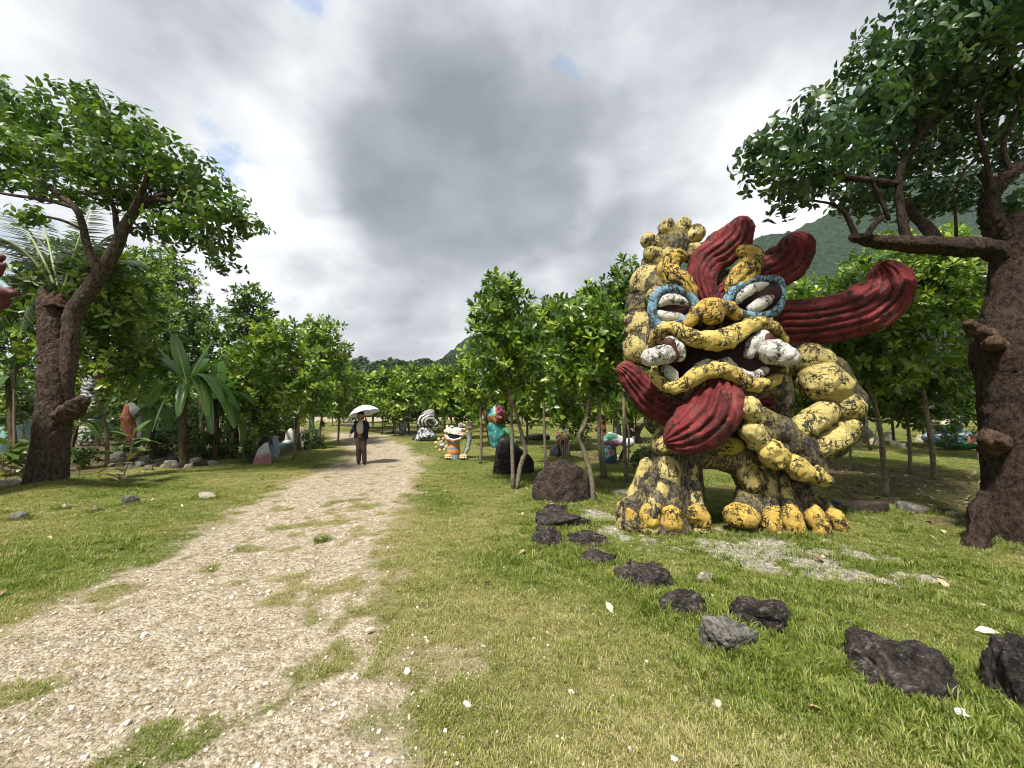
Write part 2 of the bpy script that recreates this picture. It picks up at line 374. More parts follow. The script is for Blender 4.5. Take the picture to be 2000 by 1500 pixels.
def mat_rock(name, a, bcol, lichen=(0.26, 0.25, 0.22), lich=0.5, scale=5.0):
    m, t, b, o = newmat(name); p = pos(t); n1 = t.noise(p, scale, 8, 0.65); n2 = t.noise(p, scale * 5, 6, 0.7); n3 = t.noise(p, scale * 2.6, 9, 0.74, 0.5)
    c = t.mix(t.ss(n1, 0.35, 0.66), a, bcol); c = t.mix(1.0, c, t.mix(t.ss(n2, .3, .7), (0.35, 0.35, 0.35), (1.9, 1.85, 1.8)), 'MULTIPLY')
    nz = t.n('ShaderNodeSeparateXYZ', i_0=t.n('ShaderNodeNewGeometry').outputs['Normal']).outputs[2]
    c = t.mix(t.m('MULTIPLY', t.m('MULTIPLY', t.ss(n3, 0.50, 0.66), t.ss(nz, 0.15, 0.8, 0.35, 1.0)), lich), c, lichen)
    t.put(b.inputs['Base Color'], c); b.inputs['Roughness'].default_value = 0.85; b.inputs['Specular IOR Level'].default_value = 0.25
    bump(t, b, t.m('ADD', n1, t.m('MULTIPLY', n2, 0.9)), 1.0, 0.05); return m
def mat_plain(name, c, rough=0.7, var=0.2, scale=20.0, spec=0.3, bmp=0.15):
    m, t, b, o = newmat(name); p = pos(t); n = t.noise(p, scale, 5, 0.6)
    t.put(b.inputs['Base Color'], t.mix(n, tuple(x * (1 - var) for x in c), tuple(min(1, x * (1 + var)) for x in c)))
    b.inputs['Roughness'].default_value = rough; b.inputs['Specular IOR Level'].default_value = spec
    if bmp: bump(t, b, n, bmp, 0.01)
    return m
M = {}
M['statue'] = mat_painted('weathered_yellow_paint', under=(0.085, 0.070, 0.048), crack=14.0, cover=0.045, streak=.9, line=.05)
M['red'] = mat_painted('weathered_red_paint', under=(0.05, 0.035, 0.035), crack=11.0, cover=0.10, chip=26, line=0.03)
M['white'] = mat_painted('weathered_white_paint', under=(0.06, 0.055, 0.05), crack=15.0, cover=0.10, chip=34, line=0.045)
M['blue'] = mat_painted('weathered_blue_paint', under=(0.05, 0.055, 0.06), crack=17.0, cover=0.09, chip=38, line=0.05)
M['mouth'] = mat_plain('dark_maroon_mouth', (0.026, 0.008, 0.010), 0.7, 0.4, 12)
M['paint'] = mat_smoothpaint('brushed_paint', 0.22)
M['paintold'] = mat_smoothpaint('faded_paint', 0.42)
M['leaf_big'] = mat_leaf('broad_leaf', (0.042, 0.090, 0.020), (0.095, 0.160, 0.030), (0.17, 0.23, 0.045), 0.40, 0.28)
M['leaf_right'] = mat_leaf('dark_broad_leaf', (0.025, 0.062, 0.030), (0.062, 0.116, 0.046), (0.13, 0.17, 0.055), 0.40, 0.25)
M['leaf_orch'] = mat_leaf('glossy_obovate_leaf', (0.034, 0.080, 0.013), (0.105, 0.180, 0.022), (0.25, 0.32, 0.042), 0.36, 0.28)
M['leaf_dark'] = mat_leaf('dark_glossy_leaf', (0.025, 0.060, 0.014), (0.068, 0.128, 0.020), (0.15, 0.22, 0.035), 0.36, 0.24)
M['leaf_shrub'] = mat_leaf('shrub_leaf', (0.035, 0.07, 0.02), (0.08, 0.13, 0.035), (0.17, 0.22, 0.07), 0.35, 0.25)
M['leaf_banana'] = mat_leaf('banana_leaf', (0.035, 0.10, 0.03), (0.09, 0.18, 0.045), (0.20, 0.29, 0.06), 0.3, 0.35)
M['leaf_palm'] = mat_leaf('palm_leaflet', (0.035, 0.06, 0.03), (0.07, 0.10, 0.05), (0.16, 0.18, 0.09), 0.35, 0.2)
M['leaf_far'] = mat_leaf('far_canopy', (0.022, 0.045, 0.018), (0.045, 0.075, 0.026), (0.075, 0.11, 0.036), 0.6, 0.15)
M['leaf_dry'] = mat_leaf('dry_leaf', (0.12, 0.08, 0.04), (0.26, 0.2, 0.11), (0.42, 0.34, 0.2), 0.7, 0.15)
M['bark_big'] = mat_bark('furrowed_bark', (0.018, 0.012, 0.010), (0.125, 0.092, 0.072), 20.0, 0.5, 1.0, 0.18)
M['bark_right'] = mat_bark('dark_furrowed_bark', (0.010, 0.007, 0.006), (0.070, 0.048, 0.038), 20.0, 0.5, 1.0)
M['bark_thin'] = mat_bark('pale_smooth_bark', (0.10, 0.085, 0.06), (0.25, 0.22, 0.16), 14.0, 1.6, 0.5, 0.3)
M['cutwood'] = mat_bark('weathered_cut_wood', (0.02, 0.013, 0.010), (0.115, 0.075, 0.050), 16.0, .6, 0.9)
M['rock'] = mat_rock('dark_volcanic_stone', (0.014, 0.011, 0.010), (0.052, 0.040, 0.036), (0.22, 0.20, 0.175), 0.8, 7.0)
M['rock_brown'] = mat_rock('brown_boulder_stone', (0.020, 0.014, 0.012), (0.066, 0.047, 0.038), (0.13, 0.10, 0.085), 0.4, 6.0)
M['rock_black'] = mat_rock('black_wet_looking_stone', (0.008, 0.007, 0.008), (0.030, 0.022, 0.026), (0.22, 0.21, 0.22), 0.6, 4.0)
M['rock_pale'] = mat_rock('pale_limestone', (0.26, 0.23, 0.18), (0.46, 0.42, 0.34), (0.10, 0.095, 0.08), 0.45, 9.0)
M['rock_grey'] = mat_rock('grey_stone', (0.09, 0.085, 0.075), (0.19, 0.18, 0.155), (0.32, 0.3, 0.26), 0.5, 7.0)

# ------------------------------------------------------------------ ground: one sheet with a gravel path, bare earth and litter masks
def poly(pts): return np.array([gp(x, y)[:2] for x, y in pts])
PATH = poly([(-2600, 1500), (-900, 1420), (0, 1238), (200, 1148), (400, 1042), (520, 978), (620, 936), (682, 906), (702, 884), (694, 866), (655, 853),
             (655, 846), (700, 849), (740, 857), (780, 872), (800, 895), (800, 920), (775, 962), (738, 1020), (722, 1100), (742, 1200), (800, 1330), (850, 1500), (1000, 2400), (-2600, 2400)])
ROAD = poly([(300, 821), (560, 822), (700, 824), (760, 821), (960, 818), (960, 811), (700, 813), (300, 813)])
BED = poly([(-900, 960), (0, 935), (60, 955), (200, 930), (300, 908), (430, 900), (520, 908), (590, 888), (640, 870), (652, 848), (500, 838), (-900, 838)])
BED2 = poly([(1590, 990), (1700, 1012), (1850, 1062), (1905, 1085), (2100, 1090), (2300, 930), (1930, 915), (1800, 918), (1640, 898), (1560, 925)])
ROAD2 = poly([(740, 853), (860, 849), (860, 845), (700, 848)])
def poly_sd(P, x, y):          # signed distance, positive inside
    q = np.stack([np.asarray(x, float).ravel(), np.asarray(y, float).ravel()], 1); d = np.full(len(q), 1e9); ins = np.zeros(len(q), bool)
    for a, b in zip(P, np.roll(P, -1, 0)):
        e = b - a; w = q - a; t = np.clip((w @ e) / max(e @ e, 1e-9), 0, 1); d = np.minimum(d, np.linalg.norm(w - t[:, None] * e, axis=1))
        c = (a[1] > q[:, 1]) != (b[1] > q[:, 1]); xx = a[0] + (q[:, 1] - a[1]) * e[0] / (e[1] if abs(e[1]) > 1e-9 else 1e-9); ins ^= c & (q[:, 0] < xx)
    return np.where(ins, d, -d)
def ell(x, y, px, py, rx, ry, ang=0.0):
    c = gp(px, py); dx, dy = x - c[0], y - c[1]; ca, sa = math.cos(ang), math.sin(ang)
    return 1 - np.sqrt(((dx * ca + dy * sa) / rx) ** 2 + ((-dx * sa + dy * ca) / ry) ** 2)
def masks(x, y):
    x = np.asarray(x, float).ravel(); y = np.asarray(y, float).ravel()
    n = fbm2(x * 1.1, y * 1.1, 4, .55, 3.3); nf = fbm2(x * 4, y * 4, 3, .6, 8.1); n2 = fbm2(x * .55, y * .55, 3, .5, 5.5)
    sdp = poly_sd(PATH, x, y); wob = np.clip(y * 0.05, 0.08, 0.35)
    path = sstep(sdp + (n * 1.0 + nf * 0.8) * wob, -0.60 * wob / .2, 0.35 + 0.8 * wob)
    # thin grass grows through the middle and the right shoulder of the track
    path *= 1 - 0.72 * sstep(.8 * n + 1.0 * nf + np.where(y < 7, 0.0, -0.4), 0.10, 0.85)
    path *= 1 - 0.62 * sstep(sstep(-sdp, -1.1, 0.1) + 0.8 * nf + 0.4 * n, 0.70, 1.35) * (x > -1.2)
    sparse = np.maximum.reduce([ell(x, y, 880, 1330, 0.75, 0.75), ell(x, y, 1000, 1500, 0.55, 0.5), ell(x, y, 760, 1150, 0.35, 0.55), ell(x, y, 790, 1420, .55, .5)])
    path = np.maximum(path, .36 * sstep(sparse + 0.85 * nf + 0.65 * n, 0.35, 1.25))
    ring = np.maximum.reduce([ell(x, y, 1430, 1062, 1.5, 0.6), ell(x, y, 1250, 1045, 0.95, .7), ell(x, y, 1560, 1085, 1.25, 0.40, -0.1), ell(x, y, 1660, 1120, 1.2, .36, -.3), ell(x, y, 1180, 1010, .5, .5), ell(x, y, 1720, 1135, .7, .16, -.1)])
    dirt = .85 * sstep(ring + 0.5 * nf + 0.25 * n, 0.02, 0.75)
    far = np.maximum(sstep(poly_sd(ROAD, x, y), -1.5, 1.5), sstep(poly_sd(ROAD2, x, y) + .4 * nf, -0.1, 0.4))
    path = np.maximum(path, far)
    litter = np.maximum.reduce([ell(x, y, 1740, 930, 3.4, 2.0, .1), ell(x, y, 1850, 1020, 1.1, .5), ell(x, y, 190, 862, 13, 6.6), ell(x, y, 60, 930, 1.6, 1.6), ell(x, y, 480, 868, 4.5, 3.5), ell(x, y, 1500, 900, 3.0, 1.5), ell(x, y, 1180, 890, 1.6, 2.0), ell(x, y, 1960, 1055, .9, .6), ell(x, y, 790, 838, 5, 3)])
    litter = np.maximum(sstep(litter + 0.35 * n + 0.3 * nf, 0.12, 0.6), sstep(np.maximum(poly_sd(BED, x, y), poly_sd(BED2, x, y)) + .5 * n + .45 * nf, -.05, .7)) * (1 - path)
    dry = np.clip(0.45 + 0.6 * n2 + 0.25 * n + 0.35 * sstep(-np.abs(sdp), -1.6, 0), 0, 1)
    # rich green strips beside the ring of stones and at the left verge
    rich = np.maximum.reduce([ell(x, y, 1080, 1100, 1.2, 1.0), ell(x, y, 1650, 1330, 1.3, .8), ell(x, y, 1300, 1180, 1.0, .5), ell(x, y, 100, 1100, 2.6, 1.5), ell(x, y, 1960, 1150, 1.2, .9), ell(x, y, 640, 905, 2.0, 1.6), ell(x, y, 1950, 1450, .8, .5), ell(x, y, 1050, 1000, 1, 1.2)])
    dry = np.clip(dry - 0.55 * sstep(rich, 0.0, 0.7), 0, 1)
    return path, dirt, litter, dry
def gz(x, y):
    x = np.asarray(x, float).ravel(); y = np.asarray(y, float).ravel()
    z = 0.018 * fbm2(x * 0.8, y * 0.8, 3, .5, 1.1) + 0.006 * fbm2(x * 4.0, y * 4.0, 2, .5, 2.2)
    c = gp(110, 955); z += 0.16 * np.exp(-(((x - c[0]) / 0.8) ** 2 + ((y - c[1]) / 0.6) ** 2))
    c = gp(1965, 1040); z += 0.10 * np.exp(-(((x - c[0]) / 0.8) ** 2 + ((y - c[1]) / 0.7) ** 2))
    return z
def axis(step, lim, grow, far):
    a = list(np.arange(0, lim, step)); s = step
    while a[-1] < far: s *= grow; a.append(a[-1] + s)
    return np.array(a)
xa = axis(0.055, 4.2, 1.05, 2200.0); xs = np.concatenate([-xa[:0:-1], xa]); ya = axis(0.055, 6.0, 1.045, 2400.0); ys = np.concatenate([-axis(0.4, 2, 1.4, 60)[:0:-1], ya])
GX, GY = np.meshgrid(xs, ys, indexing='ij'); fadez = np.exp(-np.maximum(np.hypot(GX, GY) - 40, 0) / 40).ravel()
GV = np.stack([GX.ravel(), GY.ravel(), gz(GX, GY) * fadez], 1)
gi = np.arange(len(xs) - 1)[:, None] * len(ys) + np.arange(len(ys) - 1)[None]
GQ = np.stack([gi, gi + len(ys), gi + len(ys) + 1, gi + 1], -1).reshape(-1, 4)
gpath, gdirt, glit, gdry = masks(GX, GY)
def mat_ground():
    m, t, b, o = newmat('grass_gravel_ground'); p = pos(t)
    pa, di, li, dr = (attr(t, k) for k in ('path', 'dirt', 'litter', 'dry'))
    n1 = t.noise(p, 2.0, 5, .6); n2 = t.noise(p, 18, 6, .7); n3 = t.noise(p, 75, 4, .7); n0 = t.noise(p, 0.25, 4, .6)
    v = t.n('ShaderNodeTexVoronoi', i_Vector=p, i_Scale=42.0); v2 = t.n('ShaderNodeTexVoronoi', i_Vector=p, i_Scale=95.0)
    g = t.mix(t.ss(t.m('ADD', dr, t.m('MULTIPLY', t.m('SUBTRACT', n1, .5), .9)), 0.1, 0.95), (0.092, 0.112, 0.024), (0.195, 0.178, 0.072))
    g = t.mix(1.0, g, t.mix(n0, (0.78, 0.8, 0.75), (1.25, 1.22, 1.15)), 'MULTIPLY')
    g = t.mix(1.0, g, t.mix(t.ss(n2, .3, .7), (0.62, 0.62, 0.55), (1.28, 1.3, 1.2)), 'MULTIPLY')
    g = t.mix(t.ss(n3, .54, .72, 0, .6), g, (0.045, 0.042, 0.018)); g = t.mix(t.ss(t.noise(p, 30, 5, .7), .56, .66, 0, .7), g, (0.34, 0.30, 0.21)); g = t.mix(t.ss(t.noise(p, 9, 4, .65), .58, .70, 0, .6), g, (0.11, 0.085, 0.05))
    st = t.mix(v.outputs['Color'], (0.46, 0.415, 0.335), (0.62, 0.56, 0.465)); st = t.mix(t.ss(t.m('ADD', n2, t.m('MULTIPLY', n3, .6)), 0.66, 0.98), st, (0.24, 0.19, 0.12)); st = t.mix(1.0, st, t.mix(t.ss(t.noise(p, 6, 4, .6), .35, .65), (.80, .76, .70), (1.08, 1.07, 1.05)), 'MULTIPLY')
    st = t.mix(1.0, st, t.mix(t.ss(n3, .3, .7), (0.72, 0.7, 0.66), (1.12, 1.12, 1.1)), 'MULTIPLY')
    edge = t.m('ADD', t.m('MULTIPLY', t.m('SUBTRACT', n2, .5), .9), t.m('MULTIPLY', t.m('SUBTRACT', n3, .5), .5))
    c = t.mix(t.ss(t.m('ADD', pa, t.m('MULTIPLY', edge, 1.3)), 0.15, 0.60), g, st)
    dc = t.mix(t.ss(n2, .35, .65), (0.17, 0.15, 0.125), (0.45, 0.41, 0.345))
    c = t.mix(t.ss(t.m('ADD', di, edge), 0.35, 0.75), c, dc)
    lc = t.mix(t.ss(n2, .35, .65), (0.055, 0.042, 0.026), (0.145, 0.115, 0.062))
    c = t.mix(t.ss(t.m('ADD', li, edge), 0.40, 0.8), c, lc)
    t.put(b.inputs['Base Color'], c); b.inputs['Roughness'].default_value = 0.95; b.inputs['Specular IOR Level'].default_value = 0.1
    hh = t.m('ADD', t.m('MULTIPLY', n2, 1.0), t.m('MULTIPLY', n3, 0.5)); hh = t.m('ADD', hh, t.m('MULTIPLY', t.m('MULTIPLY', v.outputs['Distance'], pa), -0.9))
    bump(t, b, hh, 0.9, 0.03); return m
ground = make('ground', GV, GQ, mat_ground(), attrs=dict(path=gpath, dirt=gdirt, litter=glit, dry=gdry)); ground['kind'] = 'structure'

# ------------------------------------------------------------------ scattering of what nobody could count (grass, gravel, fallen leaves)
def scatter(name, P, rot, scl, vid, tint, sources, label, cat):
    me = bpy.data.meshes.new(name); me.vertices.add(len(P)); me.vertices.foreach_set('co', np.asarray(P, np.float32).ravel())
    a = me.attributes.new('rot', 'FLOAT_VECTOR', 'POINT'); a.data.foreach_set('vector', np.asarray(rot, np.float32).ravel())
    for k, v in (('scl', scl), ('tint', tint)):
        a = me.attributes.new(k, 'FLOAT', 'POINT'); a.data.foreach_set('value', np.asarray(v, np.float32))
    a = me.attributes.new('vid', 'INT', 'POINT'); a.data.foreach_set('value', np.asarray(vid, np.int32))
    o = bpy.data.objects.new(name, me); col.objects.link(o); tag(o, label, cat, kind='stuff')
    cl = bpy.data.collections.new(name + '_sources')
    for s in sources: cl.objects.link(s)
    ng = bpy.data.node_groups.new(name, 'GeometryNodeTree')
    ng.interface.new_socket('Geometry', in_out='INPUT', socket_type='NodeSocketGeometry'); ng.interface.new_socket('Geometry', in_out='OUTPUT', socket_type='NodeSocketGeometry')
    nd = ng.nodes; L = ng.links.new; gi_ = nd.new('NodeGroupInput'); go = nd.new('NodeGroupOutput'); ip = nd.new('GeometryNodeInstanceOnPoints'); ci = nd.new('GeometryNodeCollectionInfo')
    ci.inputs[0].default_value = cl; ci.inputs['Separate Children'].default_value = True; ci.inputs['Reset Children'].default_value = True
    def na(k, ty): x = nd.new('GeometryNodeInputNamedAttribute'); x.data_type = ty; x.inputs[0].default_value = k; return x.outputs[0]
    er = nd.new('FunctionNodeEulerToRotation'); L(na('rot', 'FLOAT_VECTOR'), er.inputs[0])
    ip.inputs['Pick Instance'].default_value = True; L(gi_.outputs[0], ip.inputs['Points']); L(ci.outputs[0], ip.inputs['Instance'])
    L(na('vid', 'INT'), ip.inputs['Instance Index']); L(er.outputs[0], ip.inputs['Rotation']); L(na('scl', 'FLOAT'), ip.inputs['Scale']); L(ip.outputs[0], go.inputs[0])
    md = o.modifiers.new('scatter', 'NODES'); md.node_group = ng; return o
def source(name, V, T, mat, smooth=True, attrs=None):
    o = make(name, V, T, mat, smooth=smooth, attrs=attrs); col.objects.unlink(o); return o
def mat_blade():
    m, t, b, out = newmat('grass_blade'); ti = attr(t, 'tint', 'INSTANCER'); tb = attr(t, 'tint')
    x = t.m('ADD', ti, t.m('MULTIPLY', t.m('SUBTRACT', tb, .5), .55))
    c = t.ramp(x, [(0.0, (0.105, 0.165, 0.020)), (0.4, (0.215, 0.252, 0.042)), (0.7, (0.335, 0.325, 0.110)), (1.0, (0.44, 0.385, 0.21))])
    t.put(b.inputs['Base Color'], c); b.inputs['Roughness'].default_value = 0.5; b.inputs['Specular IOR Level'].default_value = 0.3
    tr = t.n('ShaderNodeBsdfTranslucent'); t.put(tr.inputs[0], t.mix(1.0, c, (1.2, 1.3, .6), 'MULTIPLY')); ms = t.n('ShaderNodeMixShader', i_0=0.3)
    t.put(ms.inputs[1], b.outputs[0]); t.put(ms.inputs[2], tr.outputs[0]); t.put(out.inputs[0], ms.outputs[0]); return m
M['blade'] = mat_blade()
def clump(nb, rad, h, w, seed):
    r = np.random.default_rng(seed); V, T, tn = [], [], []
    for i in range(nb):
        a = r.uniform(0, 6.28); q = rad * math.sqrt(r.uniform(0, 1)); p0 = np.array([q * math.cos(a), q * math.sin(a), -0.004]); a2 = a + r.normal(0, .9)
        out = np.array([math.cos(a2), math.sin(a2), 0]); sd_ = np.array([-out[1], out[0], 0]); hh = h * r.uniform(.45, 1.15); ln = r.uniform(.25, 1.1) * hh; ww = w * r.uniform(.7, 1.2)
        p1 = p0 + out * ln * .35 + np.array([0, 0, hh * .62]); p2 = p0 + out * ln + np.array([0, 0, hh * r.uniform(.7, 1.0)]); k = len(V)
        V += [p0 - sd_ * ww, p0 + sd_ * ww, p1 - sd_ * ww * .8, p1 + sd_ * ww * .8, p2]; T += [(k, k + 1, k + 3), (k, k + 3, k + 2), (k + 2, k + 3, k + 4)]; tn += [r.uniform(0, 1)] * 5
    return np.array(V), np.array(T), tn
gsrc = []
for i, (nb, rad, h, w) in enumerate([(24, .060, .020, .0019), (24, .060, .026, .0020), (20, .055, .017, .0019), (28, .07, .050, .0024)]):
    V, T, tn = clump(nb, rad, h, w, 40 + i); gsrc.append(source('grass_tuft_%d' % i, V, T, M['blade'], attrs=dict(tint=tn)))
def frustum_points(n, y0, y1, power=1.0, margin=1.12):
    """points on the ground in front of the camera, thinning out with distance"""
    u = rng.uniform(0, 1, n); y = (y0 ** (2 - power) + u * (y1 ** (2 - power) - y0 ** (2 - power))) ** (1 / (2 - power))
    x = rng.uniform(-1, 1, n) * (1.316 * y * margin + 0.3); return x, y
def keep_off(x, y):            # feet of the big statue stand on bare earth
    return np.ones(len(x), bool)
x, y = frustum_points(95000, 1.35, 9.5, 1.0); pa, di, li, dr = masks(x, y)
nn = fbm2(x * 6, y * 6, 2, .5, 4.4)
dens = ((1 - sstep(pa, 0.0, .9)) ** 2.2 * .98 + .012) * (1 - 0.86 * di) * (1 - 0.78 * li); kp = rng.uniform(0, 1, len(x)) < dens * (0.36 + .64 * sstep(nn, -.6, .6)); x, y, dr, li, pa = x[kp], y[kp], dr[kp], li[kp], pa[kp]
n = len(x); vid = rng.choice([0, 1, 2], n); lush = (dr < 0.18) & (pa < .05) & (rng.uniform(0, 1, n) < .16); vid[lush] = 3
scl = rng.uniform(.7, 1.25, n) * (1 + 0.04 * y) * (1 - .4 * sstep(pa, .1, .6))
scatter('grass', np.stack([x, y, gz(x, y)], 1), np.stack([rng.normal(0, .1, n), rng.normal(0, .1, n), rng.uniform(0, 6.28, n)], 1), scl, vid, np.clip(0.22 + 0.62 * dr + rng.normal(0, .24, n), 0, 1), gsrc, 'short trodden green and straw coloured grass covering the park ground', 'grass')
x, y = frustum_points(60000, 9.0, 42.0, 1.15); pa, di, li, dr = masks(x, y)
kp = rng.uniform(0, 1, len(x)) < (1 - 0.98 * sstep(pa, 0.1, .5)) * (1 - 0.8 * li); x, y, dr = x[kp], y[kp], dr[kp]; n = len(x)
scatter('distant_grass', np.stack([x, y, gz(x, y)], 1), np.stack([np.zeros(n), np.zeros(n), rng.uniform(0, 6.28, n)], 1), rng.uniform(1.3, 2.4, n), rng.choice([0, 1, 2], n), np.clip(0.28 + 0.4 * dr + rng.normal(0, .1, n), 0, 1), gsrc, 'bright mown grass of the lawn farther back between the trees', 'grass')
# long tufts round the stones and along the path edges
# gravel
def pebble(seed, sub=1):
    V, T = ico(sub); r = np.random.default_rng(seed); V = V * (1 + .28 * fbm(V * 1.7 + seed * 9.1, 2)[:, None]) * np.array([1, r.uniform(.6, .95), r.uniform(.45, .7)]); return V, T
def mat_pebble():
    m, t, b, o = newmat('limestone_gravel'); ti = attr(t, 'tint', 'INSTANCER'); p = pos(t)
    c = t.ramp(ti, [(0.0, (0.26, 0.21, 0.155)), (0.45, (0.46, 0.40, 0.31)), (0.8, (0.60, 0.545, 0.45)), (1.0, (0.70, 0.66, 0.59))]); c = t.mix(1.0, c, t.mix(t.noise(p, 70, 4), (.78, .77, .75), (1.15, 1.15, 1.15)), 'MULTIPLY')
    t.put(b.inputs['Base Color'], c); b.inputs['Roughness'].default_value = .9; return m
M['pebble'] = mat_pebble(); psrc = [source('pebble_%d' % i, *pebble(i + 3, 2 if i == 0 else 1), M['pebble'], smooth=(i == 0)) for i in range(4)]
x, y = frustum_points(120000, 1.35, 8.0, 1.15); pa, di, li, dr = masks(x, y); kp = rng.uniform(0, 1, len(x)) < np.maximum(.8 * sstep(pa, .1, .8), 0.35 * di) + 0.010; x, y = x[kp], y[kp]; n = len(x)
sz = 0.0032 * np.exp(rng.normal(0.1, .5, n)) * (1 + .06 * y)
x2, y2 = frustum_points(3200, 1.4, 6.0, 1.2); pa, di, li, dr = masks(x2, y2); c0 = gp(900, 1330); w = np.exp(-(((x2 - c0[0]) / 1.1) ** 2 + ((y2 - c0[1]) / 1.1) ** 2))
kp = rng.uniform(0, 1, len(x2)) < np.maximum(.05, np.maximum(w * .55, pa * .22)); x2, y2 = x2[kp], y2[kp]; sz2 = 0.008 * np.exp(rng.normal(0, .5, len(x2)))
x, y, sz = np.concatenate([x, x2]), np.concatenate([y, y2]), np.concatenate([sz, sz2]); n = len(x)
ti = np.clip(rng.normal(.42, .2, n) + np.where(sz > .0085, .22, 0), 0, 1)
scatter('gravel', np.stack([x, y, gz(x, y) + sz * .25], 1), np.stack([rng.normal(0, .4, n), rng.normal(0, .4, n), rng.uniform(0, 6.28, n)], 1), sz, rng.integers(0, 4, n), ti, psrc, 'pale crushed limestone gravel strewn over the track', 'gravel')
# ------------------------------------------------------------------ mountain and low rise behind the park
def skyline(pts, Y): P = np.array([at(x, y, Y) for x, y in pts]); return P[:, 0], P[:, 2]
def hill(name, pts, Y0, Yr, Y1, step, bumps, mat, pw=1.25):
    sx, sz = skyline(pts, Yr); xs_ = np.arange(sx[0], sx[-1], step); ys_ = np.arange(Y0, Y1, step); X, Yg = np.meshgrid(xs_, ys_, indexing='ij')
    # crest follows rays from the camera so the ridge line keeps its outline; flanks fall away on both sides
    zr = np.interp(X, sx, sz); t = np.where(Yg <= Yr, np.clip((Yg - Y0) / (Yr - Y0), 0, 1) ** pw, np.clip(1 - (Yg - Yr) / (Y1 - Yr), 0, 1) ** .8)
    g = fbm2(X * .012, Yg * .012, 4, .5, 2.0).reshape(X.shape); rid = np.abs(fbm2(X * .02 + 40, Yg * .006, 3, .5, 7.0).reshape(X.shape))
    z = zr * t * (1 + .06 * g - .10 * rid * np.sin(np.pi * np.clip(t, 0, 1)))
    cell = fbm2(X / bumps, Yg / bumps, 3, .6, 9.0).reshape(X.shape); z = z + (np.abs(cell) * 1.0 - .4) * bumps * .5 * sstep(t, 0.02, .2) - 1.0 * (t < .01)
    V = np.stack([X.ravel(), Yg.ravel(), z.ravel()], 1); i = np.arange(len(xs_) - 1)[:, None] * len(ys_) + np.arange(len(ys_) - 1)[None]
    Q = np.stack([i, i + len(ys_), i + len(ys_) + 1, i + 1], -1).reshape(-1, 4); o = make(name, V, Q, mat); o['kind'] = 'structure'; return o
def mat_forest():
    m, t, b, o = newmat('forested_slope'); p = pos(t); n1 = t.noise(p, .22, 5, .65); n2 = t.noise(p, .05, 4, .6); v = t.n('ShaderNodeTexVoronoi', i_Vector=p, i_Scale=.28); n3 = t.noise(p, .8, 4, .7)
    c = t.mix(t.ss(n1, .35, .65), (0.012, 0.027, 0.015), (0.032, 0.055, 0.024)); c = t.mix(1.0, c, t.mix(n2, (.7, .75, .75), (1.3, 1.25, 1.1)), 'MULTIPLY'); c = t.mix(1.0, c, t.mix(n3, (.7, .7, .7), (1.3, 1.3, 1.25)), 'MULTIPLY')
    t.put(b.inputs['Base Color'], c); b.inputs['Roughness'].default_value = 1; b.inputs['Specular IOR Level'].default_value = 0
    bump(t, b, t.m('ADD', t.m('MULTIPLY', v.outputs['Distance'], -1.0), t.m('MULTIPLY', n1, .8)), 1.0, 3.0); return m
M['forest'] = mat_forest()
hill('mountain', [(640, 800), (800, 712), (862, 704), (905, 664), (1040, 616), (1250, 545), (1420, 488), (1490, 466), (1560, 446), (1600, 424), (1680, 385), (1760, 352), (1880, 330), (2100, 318), (2500, 330), (3000, 420), (3600, 560)], 190, 430, 640, 2.6, 6.0, M['forest'], 1.15)
rise = hill('low_rise', [(-200, 800), (100, 770), (400, 745), (680, 735), (860, 730), (1100, 720), (1500, 740), (2000, 770)], 62, 105, 140, 2.2, 5.0, M['forest'], 1.0)

# ------------------------------------------------------------------ leaves, rosettes, limbs
def leaves(P, A, Nn, L, W, r, fold=.18, droop=.25, rows=((.36, .72), (.72, 1.0))):
    """P,A,Nn (n,3); 8-point pointed leaves"""
    n = len(P); A = unit(A); Nn = unit(Nn - A * np.sum(A * Nn, 1, keepdims=True)); S = np.cross(A, Nn); L = L.reshape(-1, 1); W = W.reshape(-1, 1) * .5
    def pt(t, s): return P + A * L * t + S * W * s + Nn * (abs(s) * fold * W - droop * L * t * t)
    (t1, w1), (t2, w2) = rows
    V = np.stack([pt(0, 0), pt(t1, -w1), pt(t1, 0), pt(t1, w1), pt(t2, -w2), pt(t2, 0), pt(t2, w2), pt(1.0, 0)], 1).reshape(-1, 3)
    T = np.array([(0, 3, 2), (0, 2, 1), (2, 3, 6), (2, 6, 5), (1, 2, 5), (1, 5, 4), (5, 6, 7), (4, 5, 7)])[:, ::-1]
    return V, (T[None] + 8 * np.arange(n)[:, None, None]).reshape(-1, 3)
